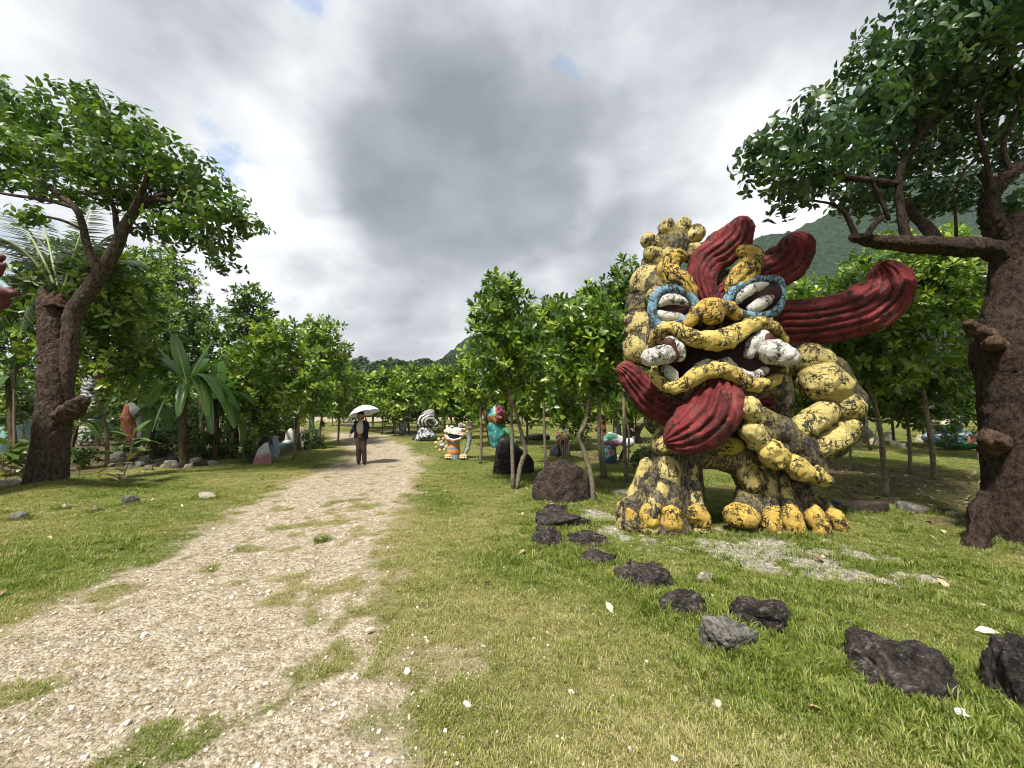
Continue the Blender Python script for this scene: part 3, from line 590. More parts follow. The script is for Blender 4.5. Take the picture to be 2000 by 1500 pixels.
def rosettes(C, D, nl, L, r, tint, wr=.42, el=(12, 62), jit=.35, **kw):
    n = len(C); D = unit(D); ref = np.where(np.abs(D[:, 2:3]) < .9, np.array([[0, 0, 1.0]]), np.array([[1.0, 0, 0]])); U = unit(np.cross(D, ref)); Vv = np.cross(D, U)
    ph = (np.arange(nl)[None] * 2.39996 + r.uniform(0, 6.28, (n, 1)) + r.normal(0, .25, (n, nl)))[..., None]; e = np.radians(np.linspace(el[0], el[1], nl)[None] + r.normal(0, 9, (n, nl)))[..., None]
    rad = np.cos(ph) * U[:, None] + np.sin(ph) * Vv[:, None]; A = np.cos(e) * rad + np.sin(e) * D[:, None]; Nn = -np.sin(e) * rad + np.cos(e) * D[:, None] + r.normal(0, jit * .4, (n, nl, 3))
    A = A + r.normal(0, jit * .35, (n, nl, 3)); P = C[:, None] + A * L * .06 + D[:, None] * (np.linspace(-.35, .15, nl)[None, :, None] * L)
    Ls = L * r.uniform(.65, 1.12, (n, nl)); ti = np.clip(tint[:, None] + r.normal(0, .10, (n, nl)) + np.linspace(-.08, .12, nl)[None], 0, 1)
    V, T = leaves(P.reshape(-1, 3), A.reshape(-1, 3), Nn.reshape(-1, 3), Ls.ravel(), (Ls * wr).ravel(), r, **kw)
    return V, T, np.repeat(ti.ravel(), 8)
def lobe_points(lobes, dens, r, fill=.25, up=.25):
    """points on the outer shells of overlapping ellipsoidal lobes (c, (rx,ry,rz)); returns centres and outward directions"""
    C, D = [], []
    for c, rad in lobes:
        rad = np.asarray(rad, float); area = 4 * np.pi * (np.mean([rad[0] * rad[1], rad[0] * rad[2], rad[1] * rad[2]])); n = max(5, int(area * dens)); d = unit(r.normal(0, 1, (n, 3)))
        s = np.where(r.uniform(0, 1, n) < fill, r.uniform(.25, .8, n), r.uniform(.82, 1.10, n))[:, None]
        C.append(c + d * rad * s); D.append(unit(d / rad * rad.mean() + np.array([0, 0, up]) + r.normal(0, .25, (n, 3))))
    return np.concatenate(C), np.concatenate(D)
def limb(a, b, ra, rb, r, wob=.06, n=5):
    P = np.linspace(a, b, n); L = np.linalg.norm(b - a); P[1:-1] += r.normal(0, wob * L, (n - 2, 3)); return P, np.linspace(ra, rb, n)

def orchard_tree(label, stems, top, half, bottom, Y=None, seed=0, leaf=.17, dens=7.0, mat='leaf_orch', nl=9, name='fruit_tree', group='young broad leaved trees of the park', young=.35, rdepth=None, nlob=None, top_w=.25, base=None):
    """stems: pixel polylines [(px,py,halfwidth px)...], first point on the ground; crown measured in pixels: top (x,y), half width, bottom row"""
    r = np.random.default_rng(seed); b0 = base if base is not None else gp(stems[0][0][0], stems[0][0][1]); Y = Y or b0[1]
    b0 = np.array([b0[0], b0[1], float(gz(b0[0], b0[1])[0]) - .03]); root = thing(name, label, 'tree', b0, group)
    tp = at(top[0], top[1], Y); zb = at(top[0], bottom, Y)[2]; H = tp[2] - zb; Rx = half * 1.10 * Y / F; cx0 = at((stems[0][-1][0]), bottom, Y)[0]; ctr = half_c = None
    lob = []; nlob = nlob or int(9 + 3 * H / max(Rx, .2))
    for i in range(nlob):
        t = (i + .5) / nlob; wprof = math.sin(math.pi * min(1, (t * .80 + .16))) ** .8; wprof = max(wprof, top_w)
        a = i * 2.4 + r.uniform(-.5, .5); off = Rx * wprof * r.uniform(.35, .75); sz = Rx * r.uniform(.34, .52) * (0.75 + .45 * wprof)
        cx = (1 - t) * cx0 + t * tp[0]; zc = zb + H * t * .93 + sz * .15; zc = min(zc, tp[2] - sz * .8)
        lob.append((np.array([cx + off * math.cos(a), Y + off * math.sin(a) * .9, zc]), np.array([sz, sz, sz * r.uniform(.85, 1.2)])))
    lob.append((np.array([tp[0], Y, tp[2] - Rx * .3]), np.array([Rx * .24, Rx * .24, Rx * .34])))
    parts = []
    for s in stems:
        P = np.array([at(x, y, Y) for x, y, w in s]); P[0][2] = min(P[0][2], b0[2]); P[:, 1] += r.normal(0, .04, len(P)); P[0, :2] += 0; R = np.array([w * .72 * Y / F * offaxis(x) for x, y, w in s]); parts.append(tube(P, R, 7, rough=.16, rscale=9))
    # a leader and boughs carry the crown
    last = at(stems[0][-1][0], stems[0][-1][1], Y); r0 = stems[0][-1][2] * .72 * Y / F * offaxis(stems[0][-1][0])
    lead = np.array([last, (last + tp) / 2 + r.normal(0, .05, 3), tp - np.array([0, 0, Rx * .3])]); parts.append(tube(lead, [r0, r0 * .7, .012], 6, rough=.1))
    for c, rad in lob[:-1]:
        t = r.uniform(.0, .7); f = last + (tp - last) * min(t, max(0, (c[2] - last[2]) / max(tp[2] - last[2], .1) - .2)); P, R = limb(f, c, max(.012, r0 * .55), .008, r); parts.append(tube(P, R, 5, n=7))
    V, Q = joinm(parts); make('trunk', V, q2t(Q), M['bark_thin'], root)
    leaf = leaf * 1.0; C, D = lobe_points(lob, 1.35 * dens / (leaf / .17) ** 2, r, .2, .45); tint = np.where(r.uniform(0, 1, len(C)) < young, r.uniform(.66, 1.0, len(C)), r.uniform(0.05, .6, len(C)))
    V, T, ti = rosettes(C, D, nl, leaf, r, tint, droop=.12); make('crown', V, T, M[mat], root, attrs=dict(tint=ti)); return root

def broad_tree(root, lobes, dens, leaf, mat, r, droop=.3, young=.08):
    """crown of single drooping leaves on short twigs"""
    C, D = lobe_points(lobes, dens, r, .45, .35); tint = np.where(r.uniform(0, 1, len(C)) < young, r.uniform(.7, 1, len(C)), r.uniform(0, .62, len(C)))
    V, T, ti = rosettes(C, D, 6, leaf, r, tint, wr=.58, el=(-35, 30), jit=.8, droop=droop, rows=((.30, .85), (.62, .9))); return make('crown', V, T, M[mat], root, attrs=dict(tint=ti))

# ------------------------------------------------------------------ the two big spreading trees
def big_left():
    r = np.random.default_rng(11); S = Sd(7.9); Y = 7.9; b0 = gp(92, 945); root = thing('spreading_tree', 'big spreading tree on the left with a thick trunk broken off on top', 'tree', (b0[0], b0[1], 0.0))
    parts = []
    def T(pts, seg=12, n=None, rough=.08, fl=0.0, rs=5.0, bk=0.0):
        P = np.array([at(p[0], p[1], Y + (p[3] if len(p) > 3 else 0)) for p in pts]); dv = np.abs(np.gradient(P, axis=0)); vf = dv[:, 2] / (dv.sum(1) + 1e-9); R = [p[2] * Y / F * (1 - (1 - offaxis(p[0])) * f) for p, f in zip(pts, vf)]; parts.append(tube(P, R, seg, n, rough, rs, True, fl, bk))
    T([(88, 968, 52), (92, 940, 46), (98, 880, 41), (106, 800, 39), (110, 720, 37), (108, 660, 34), (104, 610, 31), (100, 584, 27)], 110, 300, .06, .03, 5, .010)
    T([(126, 790, 10), (133, 720, 20), (138, 660, 21), (141, 622, 19), (158, 590, 19), (190, 545, 16), (205, 520, 15)], 40, 90, .08, .03, 5, .008)
    T([(205, 520, 15), (228, 480, 14), (243, 445, 12), (262, 415, 10), (300, 388, 7), (350, 372, 4)], 10, 20)
    T([(192, 540, 10), (185, 515, 9), (170, 478, 9), (160, 435, 8), (146, 405, 7), (110, 378, 5), (60, 340, 3)], 10, 20)
    T([(146, 405, 5), (90, 390, 4), (30, 382, 3), (-40, 370, 2)], 6)
    T([(232, 475, 7), (228, 440, 7), (222, 405, 5), (205, 350, 4), (190, 290, 2)], 8)
    T([(243, 445, 8), (265, 400, 6, -.3), (290, 340, 4, -.6), (310, 290, 2, -.8)], 8)
    T([(300, 388, 6), (360, 400, 4), (420, 430, 3), (440, 480, 2)], 6); T([(300, 388, 6, .2), (360, 340, 4, .5), (420, 360, 2, .6)], 6)
    T([(222, 405, 4, .3), (170, 330, 3, .6), (120, 260, 2, .9)], 6); T([(165, 450, 4), (120, 430, 3), (70, 420, 2)], 6)
    T([(118, 815, 20, -.1), (148, 796, 19, -.12), (160, 784, 15, -.12), (168, 778, 9, -.12)], 24, 24, .25, 0.05, 7, .02)   # lopped stub low on the right
    V, Q = joinm(parts); make('trunk', V, q2t(Q), M['bark_big'], root)
    sp = [tube(np.array([at(x0, 600, Y + d), at((x0 + x1) / 2, (600 + y1) / 2, Y + d), at(x1, y1, Y + d)]), [.13, .08, .012], 14, 16, .3, 9, True, .08, .012) for x0, x1, y1, d in ((92, 82, 560, -.05), (104, 100, 572, -.14), (116, 122, 570, -.08), (98, 94, 578, .1), (112, 114, 582, .12))]
    V, Q = joinm(sp); make('broken_top', V, q2t(Q), M['cutwood'], root)
    lob = []
    for px, py, rx, ry, d, rd in [(20, 220, 70, 55, .2, .9), (100, 250, 85, 50, -.3, 1.0), (190, 235, 80, 50, .4, 1.0), (250, 270, 80, 50, -.2, 1.1), (60, 310, 95, 45, .6, 1.0), (160, 330, 100, 45, -.6, 1.1), (270, 330, 90, 50, .3, 1.1), (340, 320, 75, 40, -.4, .9), (390, 370, 75, 42, .2, .9), (430, 420, 60, 38, -.3, .8), (330, 400, 80, 38, .6, .9), (470, 435, 42, 22, 0, .6), (360, 440, 60, 22, -.2, .7), (430, 485, 45, 26, .2, .5), (440, 520, 30, 18, .1, .3), (-40, 300, 80, 70, .3, 1), (220, 385, 70, 22, .3, .7), (60, 425, 45, 17, -.2, .35), (110, 380, 60, 20, .3, .6), (30, 350, 60, 26, .2, .6), (-30, 200, 60, 50, .5, .8), (300, 260, 28, 18, 0, .4), (180, 195, 40, 18, .1, .5), (300, 450, 60, 14, .4, .6), (350, 470, 40, 14, .2, .4)]:
        c = at(px, py, Y + d); s = (Y + d) / F; lob.append((c, np.array([rx * s, rd, ry * s])))
    broad_tree(root, lob, 14.0, .15, 'leaf_big', r, .35, .12); return root
big_left()
def big_right():
    r = np.random.default_rng(12); Y = 4.75; b0 = gp(1965, 1062); root = thing('spreading_tree', 'big dark spreading tree on the right with lopped stubs and a long level limb', 'tree', (b0[0], b0[1], 0.0))
    parts = []
    def T(pts, seg=12, n=None, rough=.10, fl=0.0, rs=5.0, bk=0.0):
        P = np.array([at(p[0], p[1], Y + (p[3] if len(p) > 3 else 0)) for p in pts]); dv = np.abs(np.gradient(P, axis=0)); vf = dv[:, 2] / (dv.sum(1) + 1e-9); R = [p[2] * Y / F * (1 - (1 - offaxis(p[0])) * f) for p, f in zip(pts, vf)]; parts.append(tube(P, R, seg, n, rough, rs, True, fl, bk))
    T([(1972, 1110, 72), (1970, 1060, 62), (1970, 960, 57), (1968, 860, 59), (1962, 760, 60), (1956, 680, 62), (1968, 600, 46), (1976, 520, 44), (1977, 470, 46), (1985, 440, 30), (1990, 420, 18)], 110, 320, .07, .03, 5, .009)
    T([(1975, 505, 22), (1930, 486, 22), (1870, 482, 19), (1800, 478, 17), (1740, 474, 14), (1700, 470, 12), (1662, 463, 8)], 36, 110, .14, .05, 5, .014)
    T([(1960, 470, 26), (1938, 430, 24), (1934, 390, 20), (1948, 362, 18), (1975, 340, 14), (2010, 310, 12)], 36, 80, .15, .06, 5, .016)
    T([(1985, 480, 22), (2010, 440, 22), (2050, 400, 20)], 12, 14); T([(1938, 372, 14), (1925, 348, 11), (1916, 336, 10)], 10, 8, .2)
    T([(1772, 470, 13), (1764, 440, 11), (1758, 400, 9), (1756, 350, 8), (1768, 310, 7.5), (1800, 262, 5.5), (1835, 215, 4), (1868, 160, 2.5), (1890, 90, 1.2)], 10, 34)
    T([(1830, 470, 15, .2), (1806, 440, 13, .3), (1785, 420, 11, .4), (1772, 390, 8, .5)], 10, 14)
    T([(1672, 462, 7), (1662, 440, 6), (1652, 420, 5), (1630, 400, 3), (1590, 392, 2)], 8, 16); T([(1690, 466, 7, -.1), (1705, 442, 6, -.1), (1722, 424, 5, -.1)], 8, 8)
    T([(1735, 425, 5), (1720, 390, 5), (1700, 345, 4), (1690, 330, 3)], 7, 12); T([(1757, 360, 6), (1700, 352, 6), (1640, 345, 5), (1590, 325, 4), (1530, 305, 2)], 8, 20)
    T([(1768, 312, 5), (1745, 285, 4), (1738, 250, 3), (1770, 215, 2)], 7, 14); T([(1795, 268, 5), (1790, 235, 4), (1765, 215, 3), (1740, 200, 2)], 7, 14)
    T([(1940, 380, 8, -.2), (1925, 310, 6, -.2), (1908, 230, 5, -.2), (1930, 160, 3, -.2)], 7, 16); T([(1975, 340, 8), (1960, 280, 6), (1990, 200, 4), (1960, 110, 3)], 7, 16)
    T([(1810, 255, 4, .2), (1860, 200, 4, .4), (1900, 150, 3, .5)], 6, 10); T([(1866, 375, 3), (1885, 330, 3), (1930, 300, 2)], 6, 8); T([(1868, 470, 5, .2), (1866, 420, 4, .2), (1862, 380, 3, .2)], 6, 8)
    # buttress root and chopped shoulder at the foot
    V, Q = tube(np.array([at(1900, 1085, Y - .2), at(1912, 1040, Y - .16), at(1914, 1000, Y - .12), at(1924, 962, Y - .05)]), [.15, .12, .11, .05], 40, 50, .3, 4, True, .06, .010); parts.append((V, Q))
    V, Q = joinm(parts); make('trunk', V, q2t(Q), M['bark_right'], root)
    for pts, w in (([(1945, 662, .0), (1912, 648, -.06), (1888, 630, -.08)], (26, 19, 12)), ([(1952, 690, .05), (1944, 672, -.16), (1940, 664, -.24)], (26, 21, 14)), ([(1950, 880, .05), (1938, 862, -.14), (1932, 852, -.22)], (34, 28, 19))):
        P = np.array([at(x, y, Y + d) for x, y, d in pts]); V, Q = tube(P, [k * Y / F * .72 for k in w], 28, 24, .22, 9, True, .05, .014); make('lopped_stub', V, q2t(Q), M['cutwood'], root)
    lob = []
    for px, py, rx, ry, d, rd in [(1480, 285, 50, 38, .2, .5), (1545, 270, 70, 55, .4, .7), (1530, 330, 70, 30, .2, .6), (1620, 260, 80, 70, .1, .8), (1600, 350, 85, 40, .6, .7), (1690, 200, 80, 70, .5, .9), (1690, 300, 90, 60, .9, .8), (1760, 130, 90, 80, .3, .9), (1780, 230, 100, 70, 1.0, .9), (1850, 70, 100, 80, .2, 1.0), (1860, 170, 100, 80, .9, 1.0), (1950, 40, 100, 90, 0, 1.0), (1960, 170, 100, 80, .8, 1.0), (1840, 290, 90, 55, 1.4, .8), (1940, 270, 80, 60, 1.3, .8), (2040, 120, 100, 100, .3, 1), (1700, 385, 80, 34, .9, .6), (1800, 390, 80, 32, 1.5, .6), (1560, 385, 50, 22, .5, .5), (1880, 385, 60, 30, 1.6, .6), (1760, 330, 80, 40, 1.4, .7), (2000, 300, 60, 60, 1.2, .7), (1850, -40, 120, 70, .2, 1.0), (1990, -40, 120, 70, .2, 1.0), (1655, 130, 30, 22, .3, .4), (1975, 400, 40, 40, 1.3, .5), (2010, 500, 30, 60, 1.4, .4)]:
        c = at(px, py, Y - .45 + d * 1.15); s = (Y - .45 + d * 1.15) / F; lob.append((c, np.array([rx * s, rd, ry * s])))
    broad_tree(root, lob, 24.0, .115, 'leaf_right', r, .35, .05); return root
big_right()

# ------------------------------------------------------------------ orchard trees near enough to be told apart
OT = orchard_tree
OT('tall narrow tree with a leaning forked stem behind the black boulder', [[(1008, 955, 7), (1018, 905, 6.5), (1026, 880, 6), (1014, 830, 5), (1000, 780, 5), (988, 740, 4.5)], [(1002, 925, 6), (1000, 860, 5), (998, 800, 4), (992, 750, 4)]], (985, 545), 80, 768, seed=21, leaf=.16, dens=8.5)
OT('tree with a crooked bent stem beside the brown boulder', [[(1158, 975, 7), (1154, 930, 7), (1140, 880, 6.5), (1130, 852, 6.5), (1143, 825, 6), (1150, 780, 6), (1152, 740, 5)]], (1145, 592), 78, 765, seed=22, leaf=.15, dens=9)
OT('slim tree with a small round top between two taller trees', [[(1066, 915, 4.5), (1064, 860, 4), (1062, 800, 3.5), (1062, 720, 3)]], (1064, 582), 46, 770, seed=23, leaf=.17, dens=8)
OT('straight stemmed tree close behind the left mane of the yellow statue', [[(1222, 942, 5), (1220, 880, 5), (1217, 820, 4.5), (1216, 760, 4)], [(1222, 900, 3), (1228, 850, 3), (1216, 800, 3)]], (1228, 512), 56, 745, seed=24, leaf=.16, dens=8.5, mat='leaf_dark')
OT('tree with two parallel stems behind the crooked one', [[(1176, 935, 6), (1172, 880, 5.5), (1168, 820, 5), (1166, 760, 5)], [(1184, 905, 3), (1176, 850, 3), (1170, 800, 3)]], (1155, 560), 66, 748, seed=25, leaf=.17, dens=8)
OT('thin dark stemmed tree left of the black boulder', [[(938, 905, 4.5), (940, 860, 4), (939, 810, 3.5), (938, 770, 3)]], (922, 700), 42, 782, seed=26, leaf=.19, dens=8, young=.5)
OT('tree with a pale leaning stem under the longest red lock', [[(1732, 972, 9), (1728, 900, 8.5), (1722, 850, 8), (1706, 790, 7.5), (1692, 740, 7), (1686, 700, 6.5), (1700, 672, 5)]], (1640, 560), 120, 745, seed=27, leaf=.15, dens=9, young=.3)
OT('leafy tree with a leaning stem behind the level limb of the dark tree', [[(1828, 938, 9), (1822, 880, 8.5), (1810, 820, 8), (1800, 760, 8), (1783, 700, 7), (1778, 660, 6)]], (1800, 478), 130, 740, seed=28, leaf=.16, dens=9, young=.4)
OT('tree with a dark straight stem between the two leaning pale ones', [[(1778, 925, 6), (1776, 860, 6), (1770, 800, 5.5), (1768, 740, 5)]], (1745, 540), 100, 800, seed=29, leaf=.17, dens=7.5, mat='leaf_dark', young=.15)
OT('thin dark stemmed tree behind the fingers of the yellow statue', [[(1656, 918, 3.5), (1655, 870, 3.5), (1656, 800, 3)]], (1640, 600), 85, 790, seed=30, leaf=.19, dens=7, mat='leaf_dark', young=.15)
OT('slim tree rising left of the small mountain gap behind the red locks', [[(1560, 915, 4), (1560, 860, 4), (1562, 800, 3)]], (1565, 560), 75, 790, seed=31, leaf=.17, dens=8, young=.35)
OT('tree with dark foliage just left of the dark trunk on the right', [[(1912, 900, 5), (1912, 850, 5), (1910, 780, 5)]], (1890, 520), 75, 800, seed=32, leaf=.18, dens=7.5, mat='leaf_dark', young=.25)
OT('tree with a slim pale stem just right of the thick broken trunk', [[(212, 912, 7), (212, 870, 6.5), (203, 840, 6), (198, 780, 5.5), (200, 720, 5), (200, 690, 4.5)]], (215, 500), 105, 735, seed=33, leaf=.21, dens=7, young=.5)
OT('full crowned tree with twin stems behind the banana plant', [[(296, 862, 5), (288, 800, 5), (292, 740, 5), (300, 690, 4)], [(300, 860, 4), (284, 790, 4), (280, 720, 4), (290, 690, 3)]], (325, 490), 88, 740, seed=34, leaf=.21, dens=7, young=.4)
OT('leafy tree whose top shows behind the forked limb of the left tree', [[(120, 905, 6), (124, 850, 6), (128, 760, 5)]], (150, 478), 80, 660, seed=35, leaf=.20, dens=7, young=.55)
OT('tree with a full crown left of the path ahead of the person', [[(572, 898, 4.5), (580, 850, 4.5), (590, 800, 4), (600, 770, 4)]], (530, 628), 66, 800, seed=36, leaf=.22, dens=7.5, young=.45)
OT('bushy many stemmed tree nearest the path on the left', [[(608, 872, 4), (612, 830, 4), (614, 780, 3.5), (616, 740, 3)], [(618, 874, 4), (626, 820, 3.5), (624, 760, 3)], [(600, 870, 3.5), (606, 820, 3), (610, 760, 3)]], (620, 628), 68, 790, seed=37, leaf=.23, dens=7.5, young=.45)
OT('dark pointed tree standing highest in the left row', [[(470, 868, 4), (470, 820, 4), (474, 770, 4)]], (486, 562), 62, 760, seed=38, leaf=.23, dens=7.5, mat='leaf_dark', young=.35)
OT('low leafed tree between the banana plant and the painted boulders', [[(500, 890, 4), (498, 850, 4), (496, 810, 3.5)]], (480, 680), 62, 845, seed=39, leaf=.2, dens=7.5, young=.45)
OT('tree with dark leaves filling the gap above the banana plant', [[(395, 862, 5), (392, 800, 5), (390, 740, 4)]], (385, 605), 38, 720, seed=40, leaf=.22, dens=6.5, mat='leaf_dark', young=.3)
OT('tree whose crown overlaps the right edge of the many stemmed tree', [[(660, 862, 3), (662, 820, 3), (662, 790, 3)]], (660, 690), 34, 800, seed=41, leaf=.24, dens=7.5, young=.35)
OT('leafy tree at the left edge of the view behind the palm fronds', [[(30, 900, 5), (30, 840, 5), (28, 760, 4)]], (30, 590), 55, 700, seed=42, leaf=.2, dens=4.0, mat='leaf_dark', young=.3)

# farther rows: copies of three young trees
far_proto = []
for k in range(3):
    b = gp(0, 838); o = orchard_tree('young tree in the distant rows across the lawn', [[(1000, 838, 2.0), (1000 + 2 * k, 815, 1.8), (1001, 795, 1.6)]], (1000, 742 - 4 * k), 28, 803, seed=60 + k, leaf=.36, dens=9, name='distant_tree', group='young trees of the distant rows', young=.5, nl=8); far_proto.append((o, gp(1000, 838)))
spots = []
rr = np.random.default_rng(5)
for px in range(690, 960, 21): spots.append((px + rr.uniform(-6, 6), rr.uniform(833, 846)))
for px in range(655, 1500, 34): spots.append((px + rr.uniform(-9, 9), rr.uniform(826, 832)))
for px, py in ((826, 846), (868, 858), (905, 856), (745, 848), (772, 852), (800, 848), (958, 872), (1030, 868), (1100, 880), (1130, 866), (985, 858), (1200, 868), (1248, 862), (1560, 868), (1620, 862), (1690, 858), (1745, 868), (1805, 872), (1870, 858), (1930, 866), (1990, 860), (1520, 850), (1660, 846), (1850, 846), (2050, 880)): spots.append((px, py))
for px, py in ((60, 852), (130, 846), (230, 848), (340, 846), (430, 850), (520, 846), (570, 842), (20, 862), (180, 860), (360, 838), (270, 838)): spots.append((px, py))
for i, (px, py) in enumerate(spots):
    p = gp(px, py); o, b = far_proto[i % 3]; sc = rr.uniform(.82, 1.12); loc = (p[0], p[1], 0)
    if i < 3: o.location = loc; o.rotation_euler[2] = rr.uniform(0, 6.28)
    else:
        c = copy_tree(o, loc, rr.uniform(0, 6.28), sc)

# ------------------------------------------------------------------ far wood: one mass of crowns and palm heads on the low rise
def far_crown(seed):
    r = np.random.default_rng(seed); lob = [(np.array([0, 0, .4]), np.array([.85, .85, .6]))] + [(np.array([r.uniform(-.6, .6), r.uniform(-.6, .6), r.uniform(.2, .85)]), np.ones(3) * r.uniform(.3, .5)) for _ in range(9)]
    C, D = lobe_points(lob, 22, r, .1, .5); V, T, ti = rosettes(C, D, 6, .2, r, r.uniform(0, 1, len(C)), wr=.8, droop=.2); return V, T, ti
def frond_mesh(base, tip, sag, L, n, w, r, up=np.array([0, 0, 1.0]), hang=.5):
    """palm frond: rib plus two rows of narrow leaflets"""
    m = 24; t = np.linspace(0, 1, m)[:, None]; C = base + (tip - base) * t + up * (sag * 4 * t * (1 - t)) ; T = unit(np.gradient(C, axis=0)); side = unit(np.cross(T, up)); top = np.cross(side, T)
    P, A, Nn, Ls = [], [], [], []
    for s in (-1, 1):
        u = np.linspace(.12, .99, n); i = (u * (m - 1)).astype(int); fr = (u * (m - 1) - i)[:, None]; j = np.minimum(i + 1, m - 1); p = C[i] * (1 - fr) + C[j] * fr
        a = side[i] * s * .75 + T[i] * (.45 + .35 * u[:, None]) - up * hang * (.3 + .5 * r.uniform(0, 1, (n, 1))); P.append(p); A.append(a); Nn.append(top[i] + r.normal(0, .15, (n, 3))); Ls.append(L * np.sin(np.pi * (u * .82 + .14)) ** .7 * r.uniform(.85, 1.1, n))
    P, A, Nn, Ls = map(np.concatenate, (P, A, Nn, Ls)); V, Tq = leaves(P, A, Nn, Ls, np.full(len(Ls), w), r, fold=.3, droop=.25, rows=((.25, 1.0), (.65, .7)))
    ti = np.repeat(np.clip(r.normal(.4, .2, len(Ls)), 0, 1), 8); R, Q = tube(C[::3], np.linspace(w * .9, w * .2, len(C[::3])), 5, m); return V, Tq, ti, R, q2t(Q)
def far_palm(seed):
    r = np.random.default_rng(seed); parts, tis = [], []
    for k in range(13):
        a = k * 2.4 + r.uniform(-.3, .3); e = r.uniform(-.2, .9); tip = np.array([math.cos(a) * 1.1, math.sin(a) * 1.1, .5 + e * .9]); V, T, ti, R, Q = frond_mesh(np.array([0, 0, .5]), tip, .15, .42, 14, .07, r); parts += [(V, T)]; tis.append(ti)
    V, T = joinm(parts); return V, T, np.concatenate(tis)
wsrc = []
for i in range(4):
    V, T, ti = far_crown(80 + i) if i < 3 else far_palm(90); wsrc.append(source('wood_crown_%d' % i, V, T, M['leaf_far'], attrs=dict(tint=ti)))
n = 520; rr = np.random.default_rng(9); wy = rr.uniform(64, 108, n); wpx = rr.uniform(330, 1700, n); wx = (wpx - 1000) / F * wy
sx, sz = skyline([(-200, 800), (100, 770), (400, 745), (680, 735), (860, 730), (1100, 720), (1500, 740), (2000, 770)], 105)
wz = np.interp(wx, sx, sz) * np.clip((wy - 62) / 43, 0, 1); scl = rr.uniform(2.2, 3.6, n); vid = rr.choice([0, 1, 2, 3], n, p=[.3, .3, .28, .12]); pal = vid == 3
ex = at(870, 690, 100); wz = wz + rr.uniform(-.3, 1.2, n) + np.where(pal, 1.2, 0)
scatter('far_wood', np.stack([wx, wy, wz], 1), np.stack([np.zeros(n), np.zeros(n), rr.uniform(0, 6.28, n)], 1), scl, vid, rr.uniform(0, 1, n), wsrc, 'far dark green wood with palm heads on the low rise behind the lawn', 'wood')
# ------------------------------------------------------------------ the big guardian lion statue
YEL = (0.60, 0.465, 0.135); YEL2 = (0.58, 0.40, 0.085); PALE = (0.53, 0.445, 0.175); GREY = (0.27, 0.225, 0.09); REDC = (0.175, 0.022, 0.026); WHT = (0.62, 0.61, 0.58); BLU = (0.20, 0.36, 0.50)
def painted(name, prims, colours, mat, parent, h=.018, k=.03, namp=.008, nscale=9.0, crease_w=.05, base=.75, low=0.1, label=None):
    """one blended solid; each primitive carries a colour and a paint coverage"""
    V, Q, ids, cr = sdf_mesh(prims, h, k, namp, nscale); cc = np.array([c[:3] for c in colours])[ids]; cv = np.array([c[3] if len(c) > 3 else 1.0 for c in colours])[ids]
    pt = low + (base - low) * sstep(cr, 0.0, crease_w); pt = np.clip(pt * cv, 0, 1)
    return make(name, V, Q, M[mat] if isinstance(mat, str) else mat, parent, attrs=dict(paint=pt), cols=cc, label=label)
def lock(name, pts, Y, parent, flat=.6, m=5, colr=REDC, mat='red', n=46, seg=44, amp=.10, twist=0.0, tip0=.10, tip1=.18, seed=0, wide=1.0):
    """tapering hair lock with lengthwise ridges; pts (px,py,half width px,d)"""
    S = spline(pts, n); C = np.array([at(a[0], a[1], Y + a[3]) for a in S]); R = S[:, 2] * wide * (Y + S[:, 3]) / F; t = np.linspace(0, 1, n)
    R = R * np.where(t < tip0, np.sqrt(np.clip(1 - ((tip0 - t) / tip0) ** 2, 0.02, 1)), 1) * np.where(t > 1 - tip1, np.sqrt(np.clip(1 - ((t - 1 + tip1) / tip1) ** 2, 0.004, 1)), 1)
    T = unit(np.gradient(C, axis=0)); Vd = unit(CAM - C); N_ = unit(Vd - T * np.sum(T * Vd, 1, keepdims=True)); B = np.cross(T, N_); th = np.linspace(0, 2 * np.pi, seg, endpoint=False)
    b = np.cos(th)[None] * np.ones((n, 1)); ph = np.pi * m * b + .25 * np.sin(t * 7 + seed)[:, None]; rd = np.abs(np.cos(ph / 2)) ** .75 * 2 - 1; prof = 1 + amp * rd
    V = C[:, None] + (R[:, None] * b)[..., None] * B[:, None] + (R[:, None] * flat * np.sin(th)[None] * prof)[..., None] * N_[:, None] + (R[:, None] * amp * .5 * np.cos(th)[None] * np.abs(b) ** 6)[..., None] * B[:, None]
    V = V.reshape(-1, 3); out = unit(V - np.repeat(C, seg, 0)); nz = fbm(V * 9 + seed, 4); V = V + out * (nz * .020 + fbm(V * 24, 3) * .009)[:, None]
    i = np.arange(n - 1)[:, None] * seg; j = np.arange(seg)[None]; kk = (j + 1) % seg; Q = np.stack([i + j, i + kk, i + seg + kk, i + seg + j], -1).reshape(-1, 4)
    V = np.vstack([V, C[0], C[-1]]); s = np.arange(seg); e = (s + 1) % seg; T3 = np.vstack([np.stack([e, s, np.full(seg, len(V) - 2)], 1), np.stack([(n - 1) * seg + s, (n - 1) * seg + e, np.full(seg, len(V) - 1)], 1)])
    pt = np.append((-.15 + 1.0 * sstep(rd, -.80, -.10)).ravel(), [.6, .6]); fd = sstep(fbm(V * 4 + 9, 4), .1, .8)[:, None]; cc = np.tile(np.array(colr), (len(V), 1)) * (1 + .35 * fbm(V * 6 + 3, 3))[:, None] * (1 - .0 * fd) + fd * np.array((.075, .035, .03)) * (1.0 if mat == 'red' else 0.3)
    return make(name, V, [Q, T3], M[mat], parent, attrs=dict(paint=pt), cols=cc)
